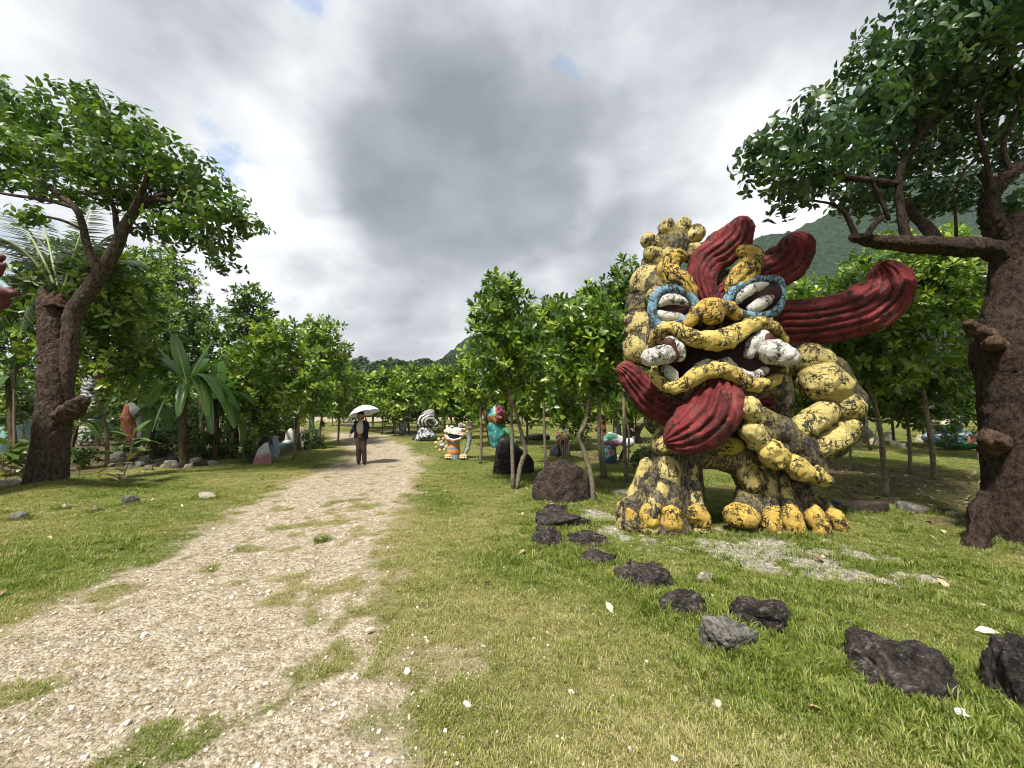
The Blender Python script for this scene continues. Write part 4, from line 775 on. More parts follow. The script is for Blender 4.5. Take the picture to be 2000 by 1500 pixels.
def big_statue():
    S = Sd(5.05); ch, el = S.ch, S.el; b0 = gp(1430, 1035); R = thing('guardian_lion_statue', 'huge yellow and red guardian lion statue with gaping mouth and raised paw', 'statue', (b0[0], b0[1], 0))
    K = lambda *a: painted(*a[:4], R, *a[4:])
    # skull and neck mass behind the face
    sk = el(1395, 620, .75, 118, 92, .52, 0) + el(1400, 700, .80, 112, 80, .5, 0) + ch([(1400, 740, 75, .8), (1415, 800, 66, .85), (1410, 850, 40, .7)], 0) + el(1390, 570, .55, 70, 40, .35, 0) + ch([(1500, 700, 45, .55), (1512, 770, 30, .5), (1500, 850, 38, .5)], 0) + el(1300, 820, .65, 42, 34, .3, 0)
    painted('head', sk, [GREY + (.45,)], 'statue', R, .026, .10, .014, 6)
    # mane of round curls down the left side
    mane = []
    for px, py, r, d, c in [(1282, 520, 30, .45, 0), (1266, 556, 36, .4, 1), (1290, 560, 30, .25, 0), (1256, 600, 30, .4, 0), (1290, 610, 34, .35, 0), (1253, 640, 32, .35, 1), (1231, 626, 13, .35, 2), (1236, 590, 14, .45, 0), (1268, 660, 30, .25, 1), (1250, 680, 33, .3, 1), (1276, 690, 30, .25, 0), (1240, 660, 18, .4, 0), (1290, 650, 24, .1, 2), (1300, 540, 22, .2, 0), (1280, 580, 18, .1, 2)]:
        mane += el(px, py, d, r, r * 1.08, S.r(r) * .95, c)
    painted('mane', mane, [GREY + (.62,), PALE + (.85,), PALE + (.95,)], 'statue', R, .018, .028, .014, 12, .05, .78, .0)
    # open curl of knobs on top of the mane
    tf = el(1312, 476, .42, 36, 34, .2, 0) + ch([(1312, 490, 30, .42), (1290, 530, 28, .42)], 0)
    painted('mane_tuft', tf, [GREY + (.55,)], 'statue', R, .018, .05, .010, 9)
    for px, py, r, r2, px2, py2 in [(1266, 470, 16, 15, 1284, 478), (1303, 444, 17, 15, 1308, 458), (1335, 440, 15, 15, 1328, 456), (1358, 456, 19, 15, 1342, 468), (1362, 494, 21, 20, 1352, 494), (1271, 494, 15, 14, 1284, 494), (1304, 500, 21, 17, 1300, 504)]:
        painted('mane_knob', ch([(px, py, r, .34), (px2, py2, r2, .36)], 0), [PALE + (.85,)], 'statue', R, .016, .02, .016, 13, .05, .78, .78)
    # brow horns
    lock('brow_horn', [(1341, 508, 6, .18), (1330, 500, 11, .15), (1313, 504, 14, .12), (1304, 522, 17, .1), (1312, 541, 19, .08), (1332, 555, 18, .06), (1346, 572, 15, .05), (1352, 590, 11, .05)], S.Y, R, .8, 3, YEL2, 'statue', 44, 48, .15, 0, .12, .2, 1, 1.1)
    lock('brow_horn', [(1438, 500, 8, .16), (1448, 492, 12, .14), (1464, 496, 16, .12), (1469, 512, 19, .1), (1458, 530, 20, .08), (1442, 546, 18, .06), (1428, 562, 13, .05), (1420, 576, 8, .05)], S.Y, R, .8, 3, YEL2, 'statue', 44, 48, .15, 0, .12, .2, 2, 1.1)
    # red hair locks
    LK = lambda pts, sd_, m=5, flat=.62: lock('hair_lock', pts, S.Y, R, flat, m, REDC, 'red', 60, 72, .24, 0, .06, .16, sd_, 1.16)
    LK([(1390, 600, 16, .05), (1376, 570, 19, .08), (1369, 540, 21, .12), (1382, 510, 26, .2), (1410, 487, 28, .25), (1434, 465, 26, .28), (1445, 442, 21, .3), (1447, 422, 14, .3)], 3)
    LK([(1398, 596, 12, .1), (1412, 575, 18, .18), (1445, 552, 20, .28), (1488, 536, 27, .36), (1522, 521, 31, .42), (1544, 499, 30, .45), (1545, 474, 25, .45), (1537, 457, 15, .45)], 4)
    LK([(1490, 645, 31, .35), (1530, 632, 35, .32), (1590, 628, 35, .28), (1645, 618, 36, .25), (1688, 604, 38, .22), (1722, 576, 36, .22), (1732, 546, 30, .22), (1722, 524, 18, .22), (1714, 514, 12, .22)], 5, 6)
    LK([(1385, 800, 25, .30), (1345, 802, 28, .28), (1305, 794, 29, .25), (1270, 776, 26, .25), (1244, 750, 21, .25), (1224, 727, 17, .25), (1206, 714, 12, .25)], 6)
    LK([(1402, 745, 28, .05), (1400, 775, 36, -.04), (1386, 808, 40, -.10), (1360, 834, 38, -.14), (1328, 852, 30, -.16), (1296, 864, 18, -.16)], 7, 5, .7)
    LK([(1430, 765, 16, .3), (1462, 775, 20, .28), (1490, 784, 16, .28), (1508, 790, 9, .28)], 8, 3)
    # eyes: blue rims round white balls split by a dark slit
    for ex, ey, rx, ry, ang, rimp, up_, lo_ in [
        (1314, 602, 36, 29, 8, [(1273, 607), (1277, 582), (1292, 567), (1317, 564), (1340, 572), (1355, 588), (1357, 606), (1344, 622), (1318, 632), (1292, 637), (1278, 626)], [(1289, 594, 6), (1300, 586, 9), (1316, 585, 10), (1332, 592, 9), (1341, 603, 5)], [(1286, 612, 6), (1298, 618, 8), (1314, 620, 8), (1328, 619, 6)]),
        (1474, 582, 46, 30, -12, [(1418, 592), (1432, 567), (1456, 552), (1490, 546), (1520, 548), (1526, 572), (1518, 604), (1492, 616), (1458, 614), (1432, 606)], [(1441, 586, 7), (1452, 573, 9), (1470, 563, 10), (1490, 559, 9), (1508, 562, 6)], [(1466, 604, 7), (1480, 597, 10), (1496, 586, 10), (1508, 574, 7)])]:
        V, Q, ids, cr = sdf_mesh(el(ex, ey, .14, rx, ry, .15, 0, ang), .016, .02, .006, 12); ball = make('eye', V, Q, M['mouth'], R)
        a_ = math.radians(ang)
        def dep(x, y): return .14 - .15 * math.sqrt(max(.06, 1 - (((x - ex) * math.cos(a_) + (y - ey) * math.sin(a_)) / rx) ** 2 - ((-(x - ex) * math.sin(a_) + (y - ey) * math.cos(a_)) / ry) ** 2))
        painted('eyelid_rim', ch([(x, y, 7.5, .01) for x, y in rimp + rimp[:2]], 0, 44), [BLU], 'blue', ball, .011, .02, .007, 14, .05, .76, .76)
        for lob_ in (up_, lo_): painted('eye_white', ch([(x, y, r_ * 1.12, dep(x, y) - .004) for x, y, r_ in lob_], 0, 14), [WHT], 'white', ball, .010, .02, .006, 14, .05, .85, .85)
    # nose
    nz = el(1391, 604, -.06, 24, 22, .17, 0) + el(1392, 618, -.10, 21, 17, .15, 1) + ch([(1378, 598, 15, -.05), (1360, 612, 14, -.06), (1346, 630, 12, -.04)], 0) + ch([(1408, 597, 13, -.05), (1424, 602, 14, -.06), (1438, 615, 12, -.04)], 0)
    painted('nose', nz, [YEL2, YEL2], 'statue', R, .014, .035, .008, 12, .03, .82, .35)
    # lips
    up = ch([(1271, 678, 4, .12), (1274, 664, 7, .06), (1284, 648, 9, 0), (1302, 639, 10, -.04), (1322, 644, 12, -.08), (1344, 656, 15, -.12), (1370, 664, 17, -.15), (1398, 665, 20, -.16), (1422, 660, 20, -.15), (1446, 646, 17, -.10), (1472, 632, 14, -.05), (1496, 632, 12, 0), (1516, 644, 10, .04), (1529, 660, 8, .08), (1534, 676, 4, .12)], 0, 36)
    painted('upper_lip', up, [YEL], 'statue', R, .014, .02, .016, 13, .05, .80, .80)
    lw = ch([(1278, 712, 4, .12), (1279, 730, 8, .05), (1290, 748, 11, -.02), (1312, 757, 12, -.08), (1334, 752, 13, -.12), (1354, 738, 14, -.15), (1376, 726, 14, -.17), (1398, 722, 14.5, -.17), (1420, 726, 14.5, -.16), (1440, 738, 14, -.14), (1464, 751, 14, -.10), (1490, 751, 13, -.06), (1512, 742, 11, 0), (1529, 727, 8, .06), (1536, 708, 4, .12)], 0, 38)
    painted('lower_lip', lw, [YEL], 'statue', R, .014, .02, .016, 13, .05, .80, .80)
    jw = ch([(1300, 762, 16, .16), (1340, 768, 18, .1), (1400, 748, 26, .05), (1460, 766, 20, .1), (1510, 756, 18, .16)], 0) ; painted('jaw', jw, [GREY + (.5,)], 'statue', R, .02, .05, .01, 8)
    V, Q, ids, cr = sdf_mesh(el(1402, 700, .28, 122, 52, .16, 0), .025, .02, .01, 7); make('mouth_cavity', V, Q, M['mouth'], R)
    # fangs and teeth
    for a, b, bd in (([(1310, 668, 14, -.03), (1322, 682, 16, -.05), (1326, 694, 13, -.04)], [(1299, 692, 19, -.14), (1272, 699, 18, -.20)], [(1306, 672, 13, -.09), (1314, 696, 13, -.09)]), ([(1488, 657, 14, -.03), (1474, 672, 16, -.05), (1464, 690, 12, -.04)], [(1508, 686, 25, -.16), (1538, 696, 20, -.24)], [(1498, 662, 12, -.08), (1483, 690, 12, -.08)])):
        f = painted('fang', ch(b, 0), [WHT], 'white', R, .013, .02, .016, 13, .05, .8, .8); painted('fang_root', ch(a, 0), [WHT], 'white', f, .013, .02, .006, 12, .05, .78, .78); V, Q, ids, cr = sdf_mesh(ch(bd, 0), .014, .02, .004, 12); make('fang_band', V, Q, mat_band, f)
    for pts in ([(1302, 722, 11, .02), (1312, 732, 12, -.02), (1320, 748, 8, -.04)], [(1336, 744, 6, -.06), (1350, 728, 6, -.08), (1358, 720, 5, -.06)], [(1362, 715, 6, 0), (1380, 708, 8, -.03), (1396, 710, 6, -.03)], [(1404, 708, 6, -.03), (1420, 706, 8, -.03), (1434, 716, 6, 0)], [(1446, 724, 6, -.02), (1462, 736, 9, -.06), (1476, 734, 9, -.06), (1492, 724, 8, -.04), (1504, 716, 5, 0)]):
        painted('lower_tooth', ch(pts, 0), [WHT], 'white', R, .011, .02, .005, 12, .05, .82, .82)
    # trunk of the body: bridge between the forelegs
    br = ch([(1318, 868, 44, .42), (1350, 872, 40, .36), (1390, 878, 36, .33), (1430, 884, 38, .33), (1470, 905, 40, .36)], 0) + el(1310, 872, .22, 34, 22, .16, 1) + el(1396, 868, .16, 50, 22, .12, 2); painted('chest', br, [PALE + (.62,), PALE + (.9,), (.42, .33, .05, .85)], 'statue', R, .020, .06, .012, 8, .05, .75, .3)
    def leg(pr, cols, toes, ridges):
        p = list(pr)
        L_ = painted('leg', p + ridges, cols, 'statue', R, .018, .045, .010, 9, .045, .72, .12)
        for t_ in toes: painted('toe', t_ if isinstance(t_[0][0], str) else ch(t_, 0), [YEL2 if random.random() < .7 else YEL], 'statue', L_, .015, .02, .016, 13, .05, .86, .86)
    leg(ch([(1322, 868, 40, .36), (1318, 910, 42, .33), (1308, 955, 46, .30), (1300, 1000, 50, .28), (1298, 1035, 56, .25)], 0) + ch([(1345, 900, 22, .3), (1352, 950, 20, .28), (1356, 1000, 22, .22)], 0) + el(1304, 925, .06, 22, 34, .12, 1), [GREY + (.5,), PALE + (.95,)],
        [[(1216, 990, 11, .2), (1218, 1012, 13, .2)], [(1234, 1000, 13, .08), (1234, 1018, 14, .08)], [(1268, 1000, 17, -.02), (1268, 1018, 18, -.02)], [(1312, 1004, 19, -.05), (1312, 1022, 20, -.05)], [(1360, 1003, 20, -.02), (1370, 1016, 18, -.02)]],
        ch([(1262, 905, 12, .22), (1248, 945, 12, .2), (1228, 980, 12, .18), (1218, 1000, 14, .2), (1216, 1030, 14, .2)], 1) + ch([(1284, 920, 12, .12), (1262, 960, 12, .1), (1240, 990, 12, .08), (1234, 1030, 15, .08)], 0) + ch([(1300, 950, 16, .05), (1284, 975, 14, .02), (1268, 1000, 15, -.02), (1268, 1032, 18, 0)], 1) + ch([(1312, 960, 16, .04), (1314, 1000, 16, -.02), (1312, 1034, 20, -.02)], 0) + ch([(1345, 915, 14, .12), (1352, 950, 15, .08), (1360, 1000, 16, 0), (1366, 1030, 20, .02)], 1))
    leg(ch([(1452, 890, 34, .34), (1478, 925, 42, .36), (1500, 960, 50, .42), (1522, 1000, 60, .48), (1538, 1040, 70, .50)], 0) + ch([(1560, 985, 30, .4), (1600, 1020, 32, .36), (1620, 1038, 24, .3)], 0) + ch([(1470, 960, 28, .3), (1462, 1000, 30, .2), (1455, 1035, 28, .2)], 0) + ch([(1450, 900, 22, .2), (1470, 940, 22, .18)], 1), [GREY + (.62,), PALE + (.8,)],
        [el(1448, 1008, -.02, 32, 24, .18, 0), [(1505, 985, 13, .08), (1506, 1008, 17, .0), (1507, 1026, 18, -.03)], [(1538, 985, 12, .08), (1546, 1010, 17, -.02), (1550, 1030, 18, -.05)], [(1582, 992, 13, .08), (1594, 1014, 18, 0), (1602, 1030, 19, -.02)], [(1612, 994, 11, .18), (1628, 1008, 15, .1), (1640, 1024, 15, .06)]],
        ch([(1500, 940, 14, .12), (1504, 980, 13, .08), (1508, 1034, 18, 0)], 1) + ch([(1524, 940, 14, .12), (1538, 985, 12, .08), (1550, 1038, 18, -.03)], 1) + ch([(1555, 950, 14, .16), (1580, 990, 12, .1), (1604, 1038, 19, 0)], 0) + ch([(1575, 955, 14, .25), (1608, 990, 12, .2), (1642, 1034, 15, .1)], 0))
    # looping arm and raised paw
    arm = ch([(1520, 705, 40, .5), (1565, 700, 36, .42), (1608, 735, 42, .36), (1648, 785, 36, .32), (1652, 832, 30, .28), (1618, 868, 28, .22), (1585, 880, 24, .15)], 0)
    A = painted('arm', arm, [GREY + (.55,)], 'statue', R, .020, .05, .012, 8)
    for pts in ([(1582, 700, 30, .22), (1600, 706, 26, .2)], [(1604, 746, 40, .14), (1624, 754, 34, .14)], [(1646, 792, 28, .12), (1660, 796, 26, .12)], [(1566, 836, 24, .02), (1610, 806, 25, .06)], [(1655, 836, 24, .12), (1650, 846, 22, .12)], [(1596, 876, 20, .02), (1634, 856, 24, .06)]):
        painted('arm_knob', ch(pts, 0), [(PALE[0] * 1.05, PALE[1] * 1.05, PALE[2])], 'statue', A, .016, .02, .016, 13, .05, .82, .82)
    paw = ch([(1600, 888, 24, .12), (1560, 868, 28, .06), (1520, 838, 26, .02), (1488, 812, 18, 0)], 0) + ch([(1500, 850, 20, .02), (1480, 842, 18, 0)], 0) + ch([(1545, 870, 24, .02), (1520, 880, 18, 0)], 0) + ch([(1570, 890, 22, .02), (1555, 905, 18, 0)], 0) + ch([(1590, 905, 20, .04), (1605, 925, 14, .02)], 0)
    Pw = painted('paw', paw, [GREY + (.55,)], 'statue', R, .017, .045, .010, 9)
    for pts in ([(1464, 796, 22, -.16), (1472, 812, 20, -.12)], [(1468, 842, 22, -.12), (1482, 862, 21, -.1)], [(1504, 882, 24, -.14), (1514, 892, 25, -.13)], [(1550, 908, 20, -.12), (1566, 920, 21, -.1)], [(1590, 926, 17, -.06), (1612, 938, 13, -.04)]):
        painted('finger', ch(pts, 0), [PALE if pts[0][1] < 880 else YEL], 'statue', Pw, .015, .02, .016, 13, .05, .84, .84)
mat_band = mat_plain('brown_red_gum', (0.055, 0.014, 0.012), .7, .4, 25)
big_statue()
# ------------------------------------------------------------------ stones
def rock_mesh(r, sub=4, planes=13, sharp=14.0, rough=.05):
    D, T = ico(sub); N_ = unit(r.normal(0, 1, (planes, 3))); dd = r.uniform(.72, 1.0, planes); N_[0] = unit(np.array([r.normal(0, .2), r.normal(0, .2), 1.0])); dd[0] = .8
    q = np.maximum(D @ N_.T, 1e-3) / dd[None]; rad = 1 / (np.sum(q ** sharp, 1) ** (1 / sharp)); rad = np.minimum(rad, 1.25)
    V = D * rad[:, None]; V = V * (1 + rough * fbm(V * 2.5 + r.uniform(0, 50), 5, .55))[:, None]; return V, T
ROCKS = []
def rock(name, label, cx, top, bot, w, mat='rock', seed=0, group=None, cat='stone', ryk=.72, sub=4, sharp=14.0, rough=.05, sink=.35, yaw=None, cols=None, tilt=0.0, parent=None, zmin=.04):
    r = np.random.default_rng(seed + 1000); Yf = gp(cx, bot)[1]; rx = w / 2 * Yf / F * 1.16; rx *= .45 + .55 * offaxis(cx); ry = rx * ryk; Yc = Yf + ry * .8; c = at(cx, bot, Yf); cx_ = (cx - 1000) / F * Yc
    h = max(zmin, at(cx, top, Yc)[2]); ROCKS.append((cx_, Yc, rx, ry)); V, T = rock_mesh(r, sub, 13, sharp, rough); zs = h / (1 - sink) / 1.0; V = V @ rotz(yaw if yaw is not None else r.uniform(0, 6.28)).T; mx = np.abs(V).max(0); V = V / mx * np.array([rx, ry, zs * .5 + h * .5])
    V = V @ roty(tilt).T; V = V + np.array([0, 0, h - V[:, 2].max()]); g = float(gz(cx_, Yc)[0]); P = V + np.array([cx_, Yc, g])
    if cols is not None: return P, T, (cx_, Yc, g)
    o = make(name, P, T, M[mat], origin=(cx_, Yc, g)); tag(o, label, cat, group); return o
G1 = 'dark stones edging the yellow statue'
for i, (cx, tp, bt, w, lab, mt) in enumerate([
    (1078, 981, 1003, 58, 'small dark stone at the back end of the stone edging, below the brown boulder', 'rock'), (1093, 1001, 1032, 112, 'long low dark stone lying below the brown boulder', 'rock'), (1064, 1029, 1070, 72, 'rounded dark stone at the left bend of the stone edging', 'rock'),
    (1144, 1041, 1069, 80, 'flat dark stone right of the rounded one at the bend', 'rock'), (1157, 1071, 1103, 74, 'dark stone with a grassy front left of the statue, below the flat one', 'rock'), (1250, 1103, 1153, 116, 'dark stone with a blunt left end in front of the left foot', 'rock'),
    (1314, 1156, 1199, 98, 'small rounded dark stone between the blunt stone and the slab pair', 'rock'), (1460, 1163, 1232, 144, 'dark upper stone of the slab pair in front of the right foot', 'rock'), (1406, 1202, 1270, 110, 'pale dusty slab lying against the dark stone before it', 'rock_grey'),
    (1738, 1242, 1362, 246, 'largest dark stone in the foreground with a grey lichened top', 'rock'), (1975, 1250, 1410, 200, 'dark stone cut off by the right edge of the view', 'rock')]):
    rock('edging_stone', lab, cx, tp, bt, w, mt, i, G1, sub=6, rough=.16, sharp=9 if i != 9 else 14)
rock('small_stone', 'small pale crusted stone in the grass before the left foot', 1370, 1117, 1137, 38, 'rock_pale', 31); rock('small_stone', 'white chip of stone in the grass right of the slab pair', 1637, 1209, 1221, 20, 'rock_pale', 32, zmin=.02)
rock('boulder', 'big brown angular boulder behind the stone edging', 1097, 896, 985, 122, 'rock_brown', 52, None, 'boulder', .8, 6, 7, .10, .3); rock('boulder', 'black rounded boulder with a pale grey top behind two thin stems', 998, 857, 928, 80, 'rock_black', 61, None, 'boulder', .8, 5, 5, .05, .3)
for i, (cx, tp, bt, w, lab, mt) in enumerate([(1683, 978, 1006, 88, 'mossy brown low stone at the foot of the pale leaning stem', 'rock_brown'), (1768, 984, 1008, 66, 'grey low stone right of the pale leaning stem', 'rock_grey'), (1628, 976, 998, 44, 'small grey stone left of the mossy brown one', 'rock_grey'), (1822, 998, 1012, 36, 'small brown stone in the bare earth under the dark tree', 'rock_brown'), (1846, 1005, 1017, 26, 'small pale stone in the bare earth under the dark tree', 'rock_pale'),
    (820, 846, 860, 34, 'dark flat slab beside the small black and white statues', 'rock'), (1042, 846, 860, 62, 'long dark slab lying behind the black boulder', 'rock'), (690, 828, 834, 30, 'dark low slab on the lawn left of the person', 'rock'), (265, 965, 988, 32, 'grey angular stone in the grass right of the broken trunk', 'rock_grey'), (30, 945, 962, 46, 'pale slab at the foot of the broken trunk', 'rock_pale'), (415, 962, 976, 40, 'rough pale chunk in the grass left of the path', 'rock_pale'), (2010, 985, 1000, 40, 'grey stone behind the dark trunk', 'rock_grey'), (140, 985, 996, 18, 'small white stone on the earth mound by the broken trunk', 'rock_pale'), (198, 988, 1000, 14, 'tiny white stone in the grass below the ginger stalk', 'rock_pale'), (8, 998, 1006, 26, 'white stone at the left edge of the lawn', 'rock_pale'), (55, 1000, 1016, 34, 'sunken grey stone in the grass at far left', 'rock_grey'), (636, 1048, 1054, 10, 'tiny pale stone at the left edge of the path', 'rock_pale'), (1085, 866, 893, 24, 'black stone leaning against the striped owl statue', 'rock_black'), (1215, 958, 968, 40, 'grey flat stone in the grass left of the statue foot', 'rock_grey')]):
    rock('loose_stone', lab, cx, tp, bt, w, mt, 60 + i, None)
rr = np.random.default_rng(3)
for i in range(26):
    cx = 232 + (i % 13) * 15.5 + rr.uniform(-6, 6); bt = 914 - (i // 13) * 13 + rr.uniform(-5, 5) - (0.10 * max(0, cx - 330)); w = rr.uniform(14, 34); rock('pile_stone', 'rough stone of the low heap below the banana plant', cx, bt - w * .5, bt, w, rr.choice(['rock_pale', 'rock_grey', 'rock_brown', 'rock_grey']), 100 + i, 'stones heaped below the banana plant', sub=3)
for i, (cx, bt, w) in enumerate([(1668, 872, 30), (1702, 868, 26), (1742, 872, 22), (1757, 874, 16), (1690, 856, 34), (1728, 858, 26), (1790, 862, 22), (1912, 884, 22)]): rock('white_stone', 'white stone lying across the lawn near the green painted boulder', cx, bt - w * .62, bt, w, 'rock_pale', 140 + i, 'white stones across the lawn', sub=3)

# ------------------------------------------------------------------ smaller painted statues
def small(name, prims, colours, parent, h=.02, k=.03, namp=.006, fn=None, label=None, mat='paint', Y=None):
    V, Q, ids, cr = sdf_mesh(prims, h, k, namp, 8); cc = np.array(colours, float)[ids]
    if fn is not None:
        d = V - CAM; px = 1000 + F * d[:, 0] / (d[:, 1] * FWD[1] + d[:, 2] * FWD[2]); py = 750 - F * (d @ UP) / (d @ FWD); cc = fn(px, py, cc, V)
    return make(name, V, Q, M[mat], parent, cols=cc, attrs=dict(paint=np.ones(len(V))), label=label)
ORA = (.62, .24, .06); CRM = (.66, .58, .42); BLK = (.02, .02, .022); GWH = (.60, .60, .58); TEAL = (.03, .24, .23); PINK = (.42, .13, .14); LBL = (.30, .42, .46); LGR = (.42, .47, .45)
def frog_lion():
    S = Sd(12.16); ch, el = S.ch, S.el; b = gp(890, 895); R = thing('grinning_lion_statue', 'small grinning lion statue with orange and grey striped body beside the path', 'statue', (b[0], b[1], 0))
    def stripes(px, py, cc, V):
        c = cc.copy(); c[:] = (.30, .36, .36)
        for a, bb, k in ((867, 874, ORA), (874, 878.5, (.20, .19, .22)), (878.5, 885, ORA), (885, 889, (.22, .2, .23))): m = (py > a) & (py < bb); c[m] = k
        return c
    small('body', ch([(886, 893, 13, .05), (886, 880, 12.5, .03), (887, 866, 10.5, .02), (888, 858, 11, .02)], 0), [LGR], R, .02, .04, .005, stripes)
    hd = el(887, 842, .02, 20, 7.5, .22, 0) + ch([(870, 850, 3, -.08), (874, 857, 3, -.16), (886, 861, 3.2, -.2), (898, 858, 3, -.16), (906, 849, 3, -.08)], 1) + el(887, 856, .05, 16, 6, .18, 2) + ch([(869, 843, 2.6, -.1), (880, 843.5, 2.8, -.2), (895, 846, 2.8, -.2), (908, 848, 2.4, -.1)], 3) + ch([(874, 836, 3, -.02), (873, 832, 2.4, 0)], 3)
    small('head', hd, [LGR, (.62, .32, .22), LGR, (.6, .42, .3)], R, .016, .025, .004); small('mouth', el(888, 851, -.06, 15, 6.2, .15, 0), [(.015, .03, .035)], R, .016)
    small('upper_teeth', ch([(876, 845, 1.7, -.21), (887, 847, 1.8, -.24), (903, 849.5, 1.7, -.2)], 0), [(.7, .7, .66)], R, .011); small('lower_teeth', ch([(873, 851, 1.4, -.14), (877, 857, 1.5, -.21), (887, 859.5, 1.5, -.24), (898, 856.5, 1.5, -.21), (904, 851, 1.4, -.14)], 0), [(.7, .7, .66)], R, .011)
    for ex, ey in ((882.5, 834.5), (902.5, 839)):
        e = small('eye', el(ex, ey, -.06, 4, 3.4, .06, 0), [(.68, .68, .64)], R, .011); small('pupil', el(ex + .4, ey, -.12, 1.7, 1.6, .03, 0), [BLK], e, .007)
    small('crest_curl', ch([(896, 836, 2, .02), (897, 830, 2, .02), (900.5, 827.5, 2, .02), (903, 830, 2, .02), (901, 833, 1.6, .02)], 0), [(.4, .3, .27)], R, .011)
    small('arm', ch([(906, 889, 4, .05), (913, 876, 4.5, .04), (917, 858, 4.8, .02), (917, 846, 5, 0)], 0), [(.33, .37, .38)], R, .015); small('arm', ch([(878, 878, 4.5, .0), (871, 873, 4.2, -.02)], 0), [(.3, .34, .34)], R, .015)
    for cx, cy, rx, ry in ((917, 834, 10.5, 9.5), (862.5, 868, 11.5, 11.5)):
        P = small('paw', el(cx, cy, -.02, rx * .78, ry * .78, .06, 0) + el(cx + .5, cy + 1, -.06, rx * .35, ry * .18, .03, 1), [(.25, .24, .16), (.65, .65, .62)], R, .013)
        for q in range(8): a = q / 8 * 6.283 + .3; small('paw_pad', el(cx + rx * math.cos(a), cy + ry * math.sin(a), -.04, 2.9, 2.9, .045, 0), [(.62, .52, .22) if q % 3 else (.55, .33, .16)], P, .012)
    for fx in (876, 905):
        f = small('foot', el(fx, 890.5, -.12, 8, 4.2, .14, 0), [(.6, .34, .13)], R, .015)
        for q in (-1, 0, 1): small('claw', el(fx + q * 5, 894, -.24, 2.2, 1.9, .05, 0), [(.68, .64, .5)], f, .01)
frog_lion()
def swirl(cx, cy, k, a=BLK, b=GWH, warp=1.5, sq=1.0, seed=0.0):
    def f(px, py, cc, V):
        d = np.hypot(px - cx, (py - cy) * sq) + warp * fbm2(px * .22 + seed, py * .22, 2, .5, 1.0); m = np.sin(d * k) > 0; c = np.where(m[:, None], np.array(a), np.array(b)); return c
    return f
def shell_beast():
    S = Sd(18.7); b = gp(832, 860); R = thing('shell_beast_statue', 'black and white painted shell shaped beast statue with swirls, behind the grinning lion', 'statue', (b[0], b[1], 0)); el, ch = S.el, S.ch
    def hf(px, py, cc, V):
        c = swirl(842, 825, .95, BLK, GWH, 1.0, 1.3)(px, py, cc, V); top = py < 812 + .35 * (px - 842); c[top] = np.array((.23, .22, .24)) * (.8 + .4 * (vnoise(V[top] * 14) > 0))[:, None]; m = np.hypot((px - 842) / 6.5, (py - 824 + .25 * (842 - px)) / 4.2) < 1; c[m] = (.03, .018, .018); return c
    small('head', ch([(822, 824, 9, .1), (836, 815, 14, 0), (842, 806, 7, 0)], 0) + ch([(836, 820, 14, -.1), (850, 828, 6.5, -.1)], 0), [GWH], R, .03, .12, .008, hf)
    small('body', ch([(816, 858, 5, -.1), (824, 846, 8, 0), (834, 842, 11, 0), (842, 852, 9, 0)], 0) + el(834, 852, 0, 15, 9, .4, 0), [GWH], R, .03, .1, .008, swirl(836, 846, 1.05, (.04, .04, .05), (.5, .52, .55), 4.0, 1.0, 3.0))
shell_beast()
def cream_beast():
    S = Sd(23.0); b = gp(788, 848); R = thing('cream_headed_beast_statue', 'small beast statue with cream head on a black and white base, right of the person', 'statue', (b[0], b[1], 0)); el, ch = S.el, S.ch
    small('head', el(792.5, 812.5, 0, 10, 6.5, .28, 0) + ch([(786, 809, 3, 0), (793, 806, 2.5, 0), (799, 809, 3, 0)], 0) + ch([(797, 811, 1.0, -.3), (790, 809.5, .8, -.3)], 1), [CRM, BLK], R, .025, .05); small('jaw', el(795, 821, 0, 10, 4, .25, 0), [(.05, .10, .10)], R, .03); small('body', ch([(786, 828, 7, 0), (785, 842, 7.5, 0)], 0), [GWH], R, .03, .08, .01, swirl(785, 834, 1.1, (.06, .07, .07), (.4, .42, .4), 3.0))
cream_beast()
def ball_lion():
    S = Sd(15.5); b = gp(967, 872); R = thing('ball_headed_lion_statue', 'statue with a big mottled red and turquoise ball head on a teal body', 'statue', (b[0], b[1], 0)); el, ch = S.el, S.ch
    def hf(px, py, cc, V):
        n = vnoise(V * 9) * .5 + vnoise(V * 20) * .5; c = np.where((n > .05)[:, None], np.array((.42, .13, .15)), np.array((.16, .02, .03))); c[(n > .32)] = (.55, .28, .24); lo = (py > 818) & (n < .2); c[lo] = (.10, .012, .018); o = (px < 970) & (py > 806) & (n > -.3); c[o] = (.45, .22, .06); t_ = (px < 966) & (py < 812); c[t_] = (.06, .34, .34); w = np.abs(px - 966) < 1.6; c[w & (py < 808)] = (.6, .6, .58); return c
    small('head', el(970, 811, 0, 19, 21, .40, 0), [PINK], R, .026, .05, .03, hf)
    small('frill', ch([(956, 802, 3, .1), (947, 806, 4.5, .1), (943.5, 820, 4, .1), (948, 832, 4, .1), (957, 840, 4, .1)], 0), [GWH], R, .022, .05, .01, lambda px, py, cc, V: np.where((vnoise(V * 6)[:, None] > .1), np.array((.5, .22, .08)), np.array((.55, .52, .52))))
    small('body', ch([(967, 832, 16, .05), (970, 850, 15, .05), (968, 868, 11, .05)], 0) + ch([(985, 840, 8, 0), (998, 850, 6, 0), (1004, 862, 5, 0)], 1), [TEAL, (.05, .2, .06)], R, .03, .08, .015, lambda px, py, cc, V: np.where((np.sin(px * .6 + 4 * vnoise(V * 3)) > .97)[:, None], np.array((.3, .42, .45)), cc * (0.8 + .4 * (vnoise(V * 7)[:, None] > 0))))
ball_lion()
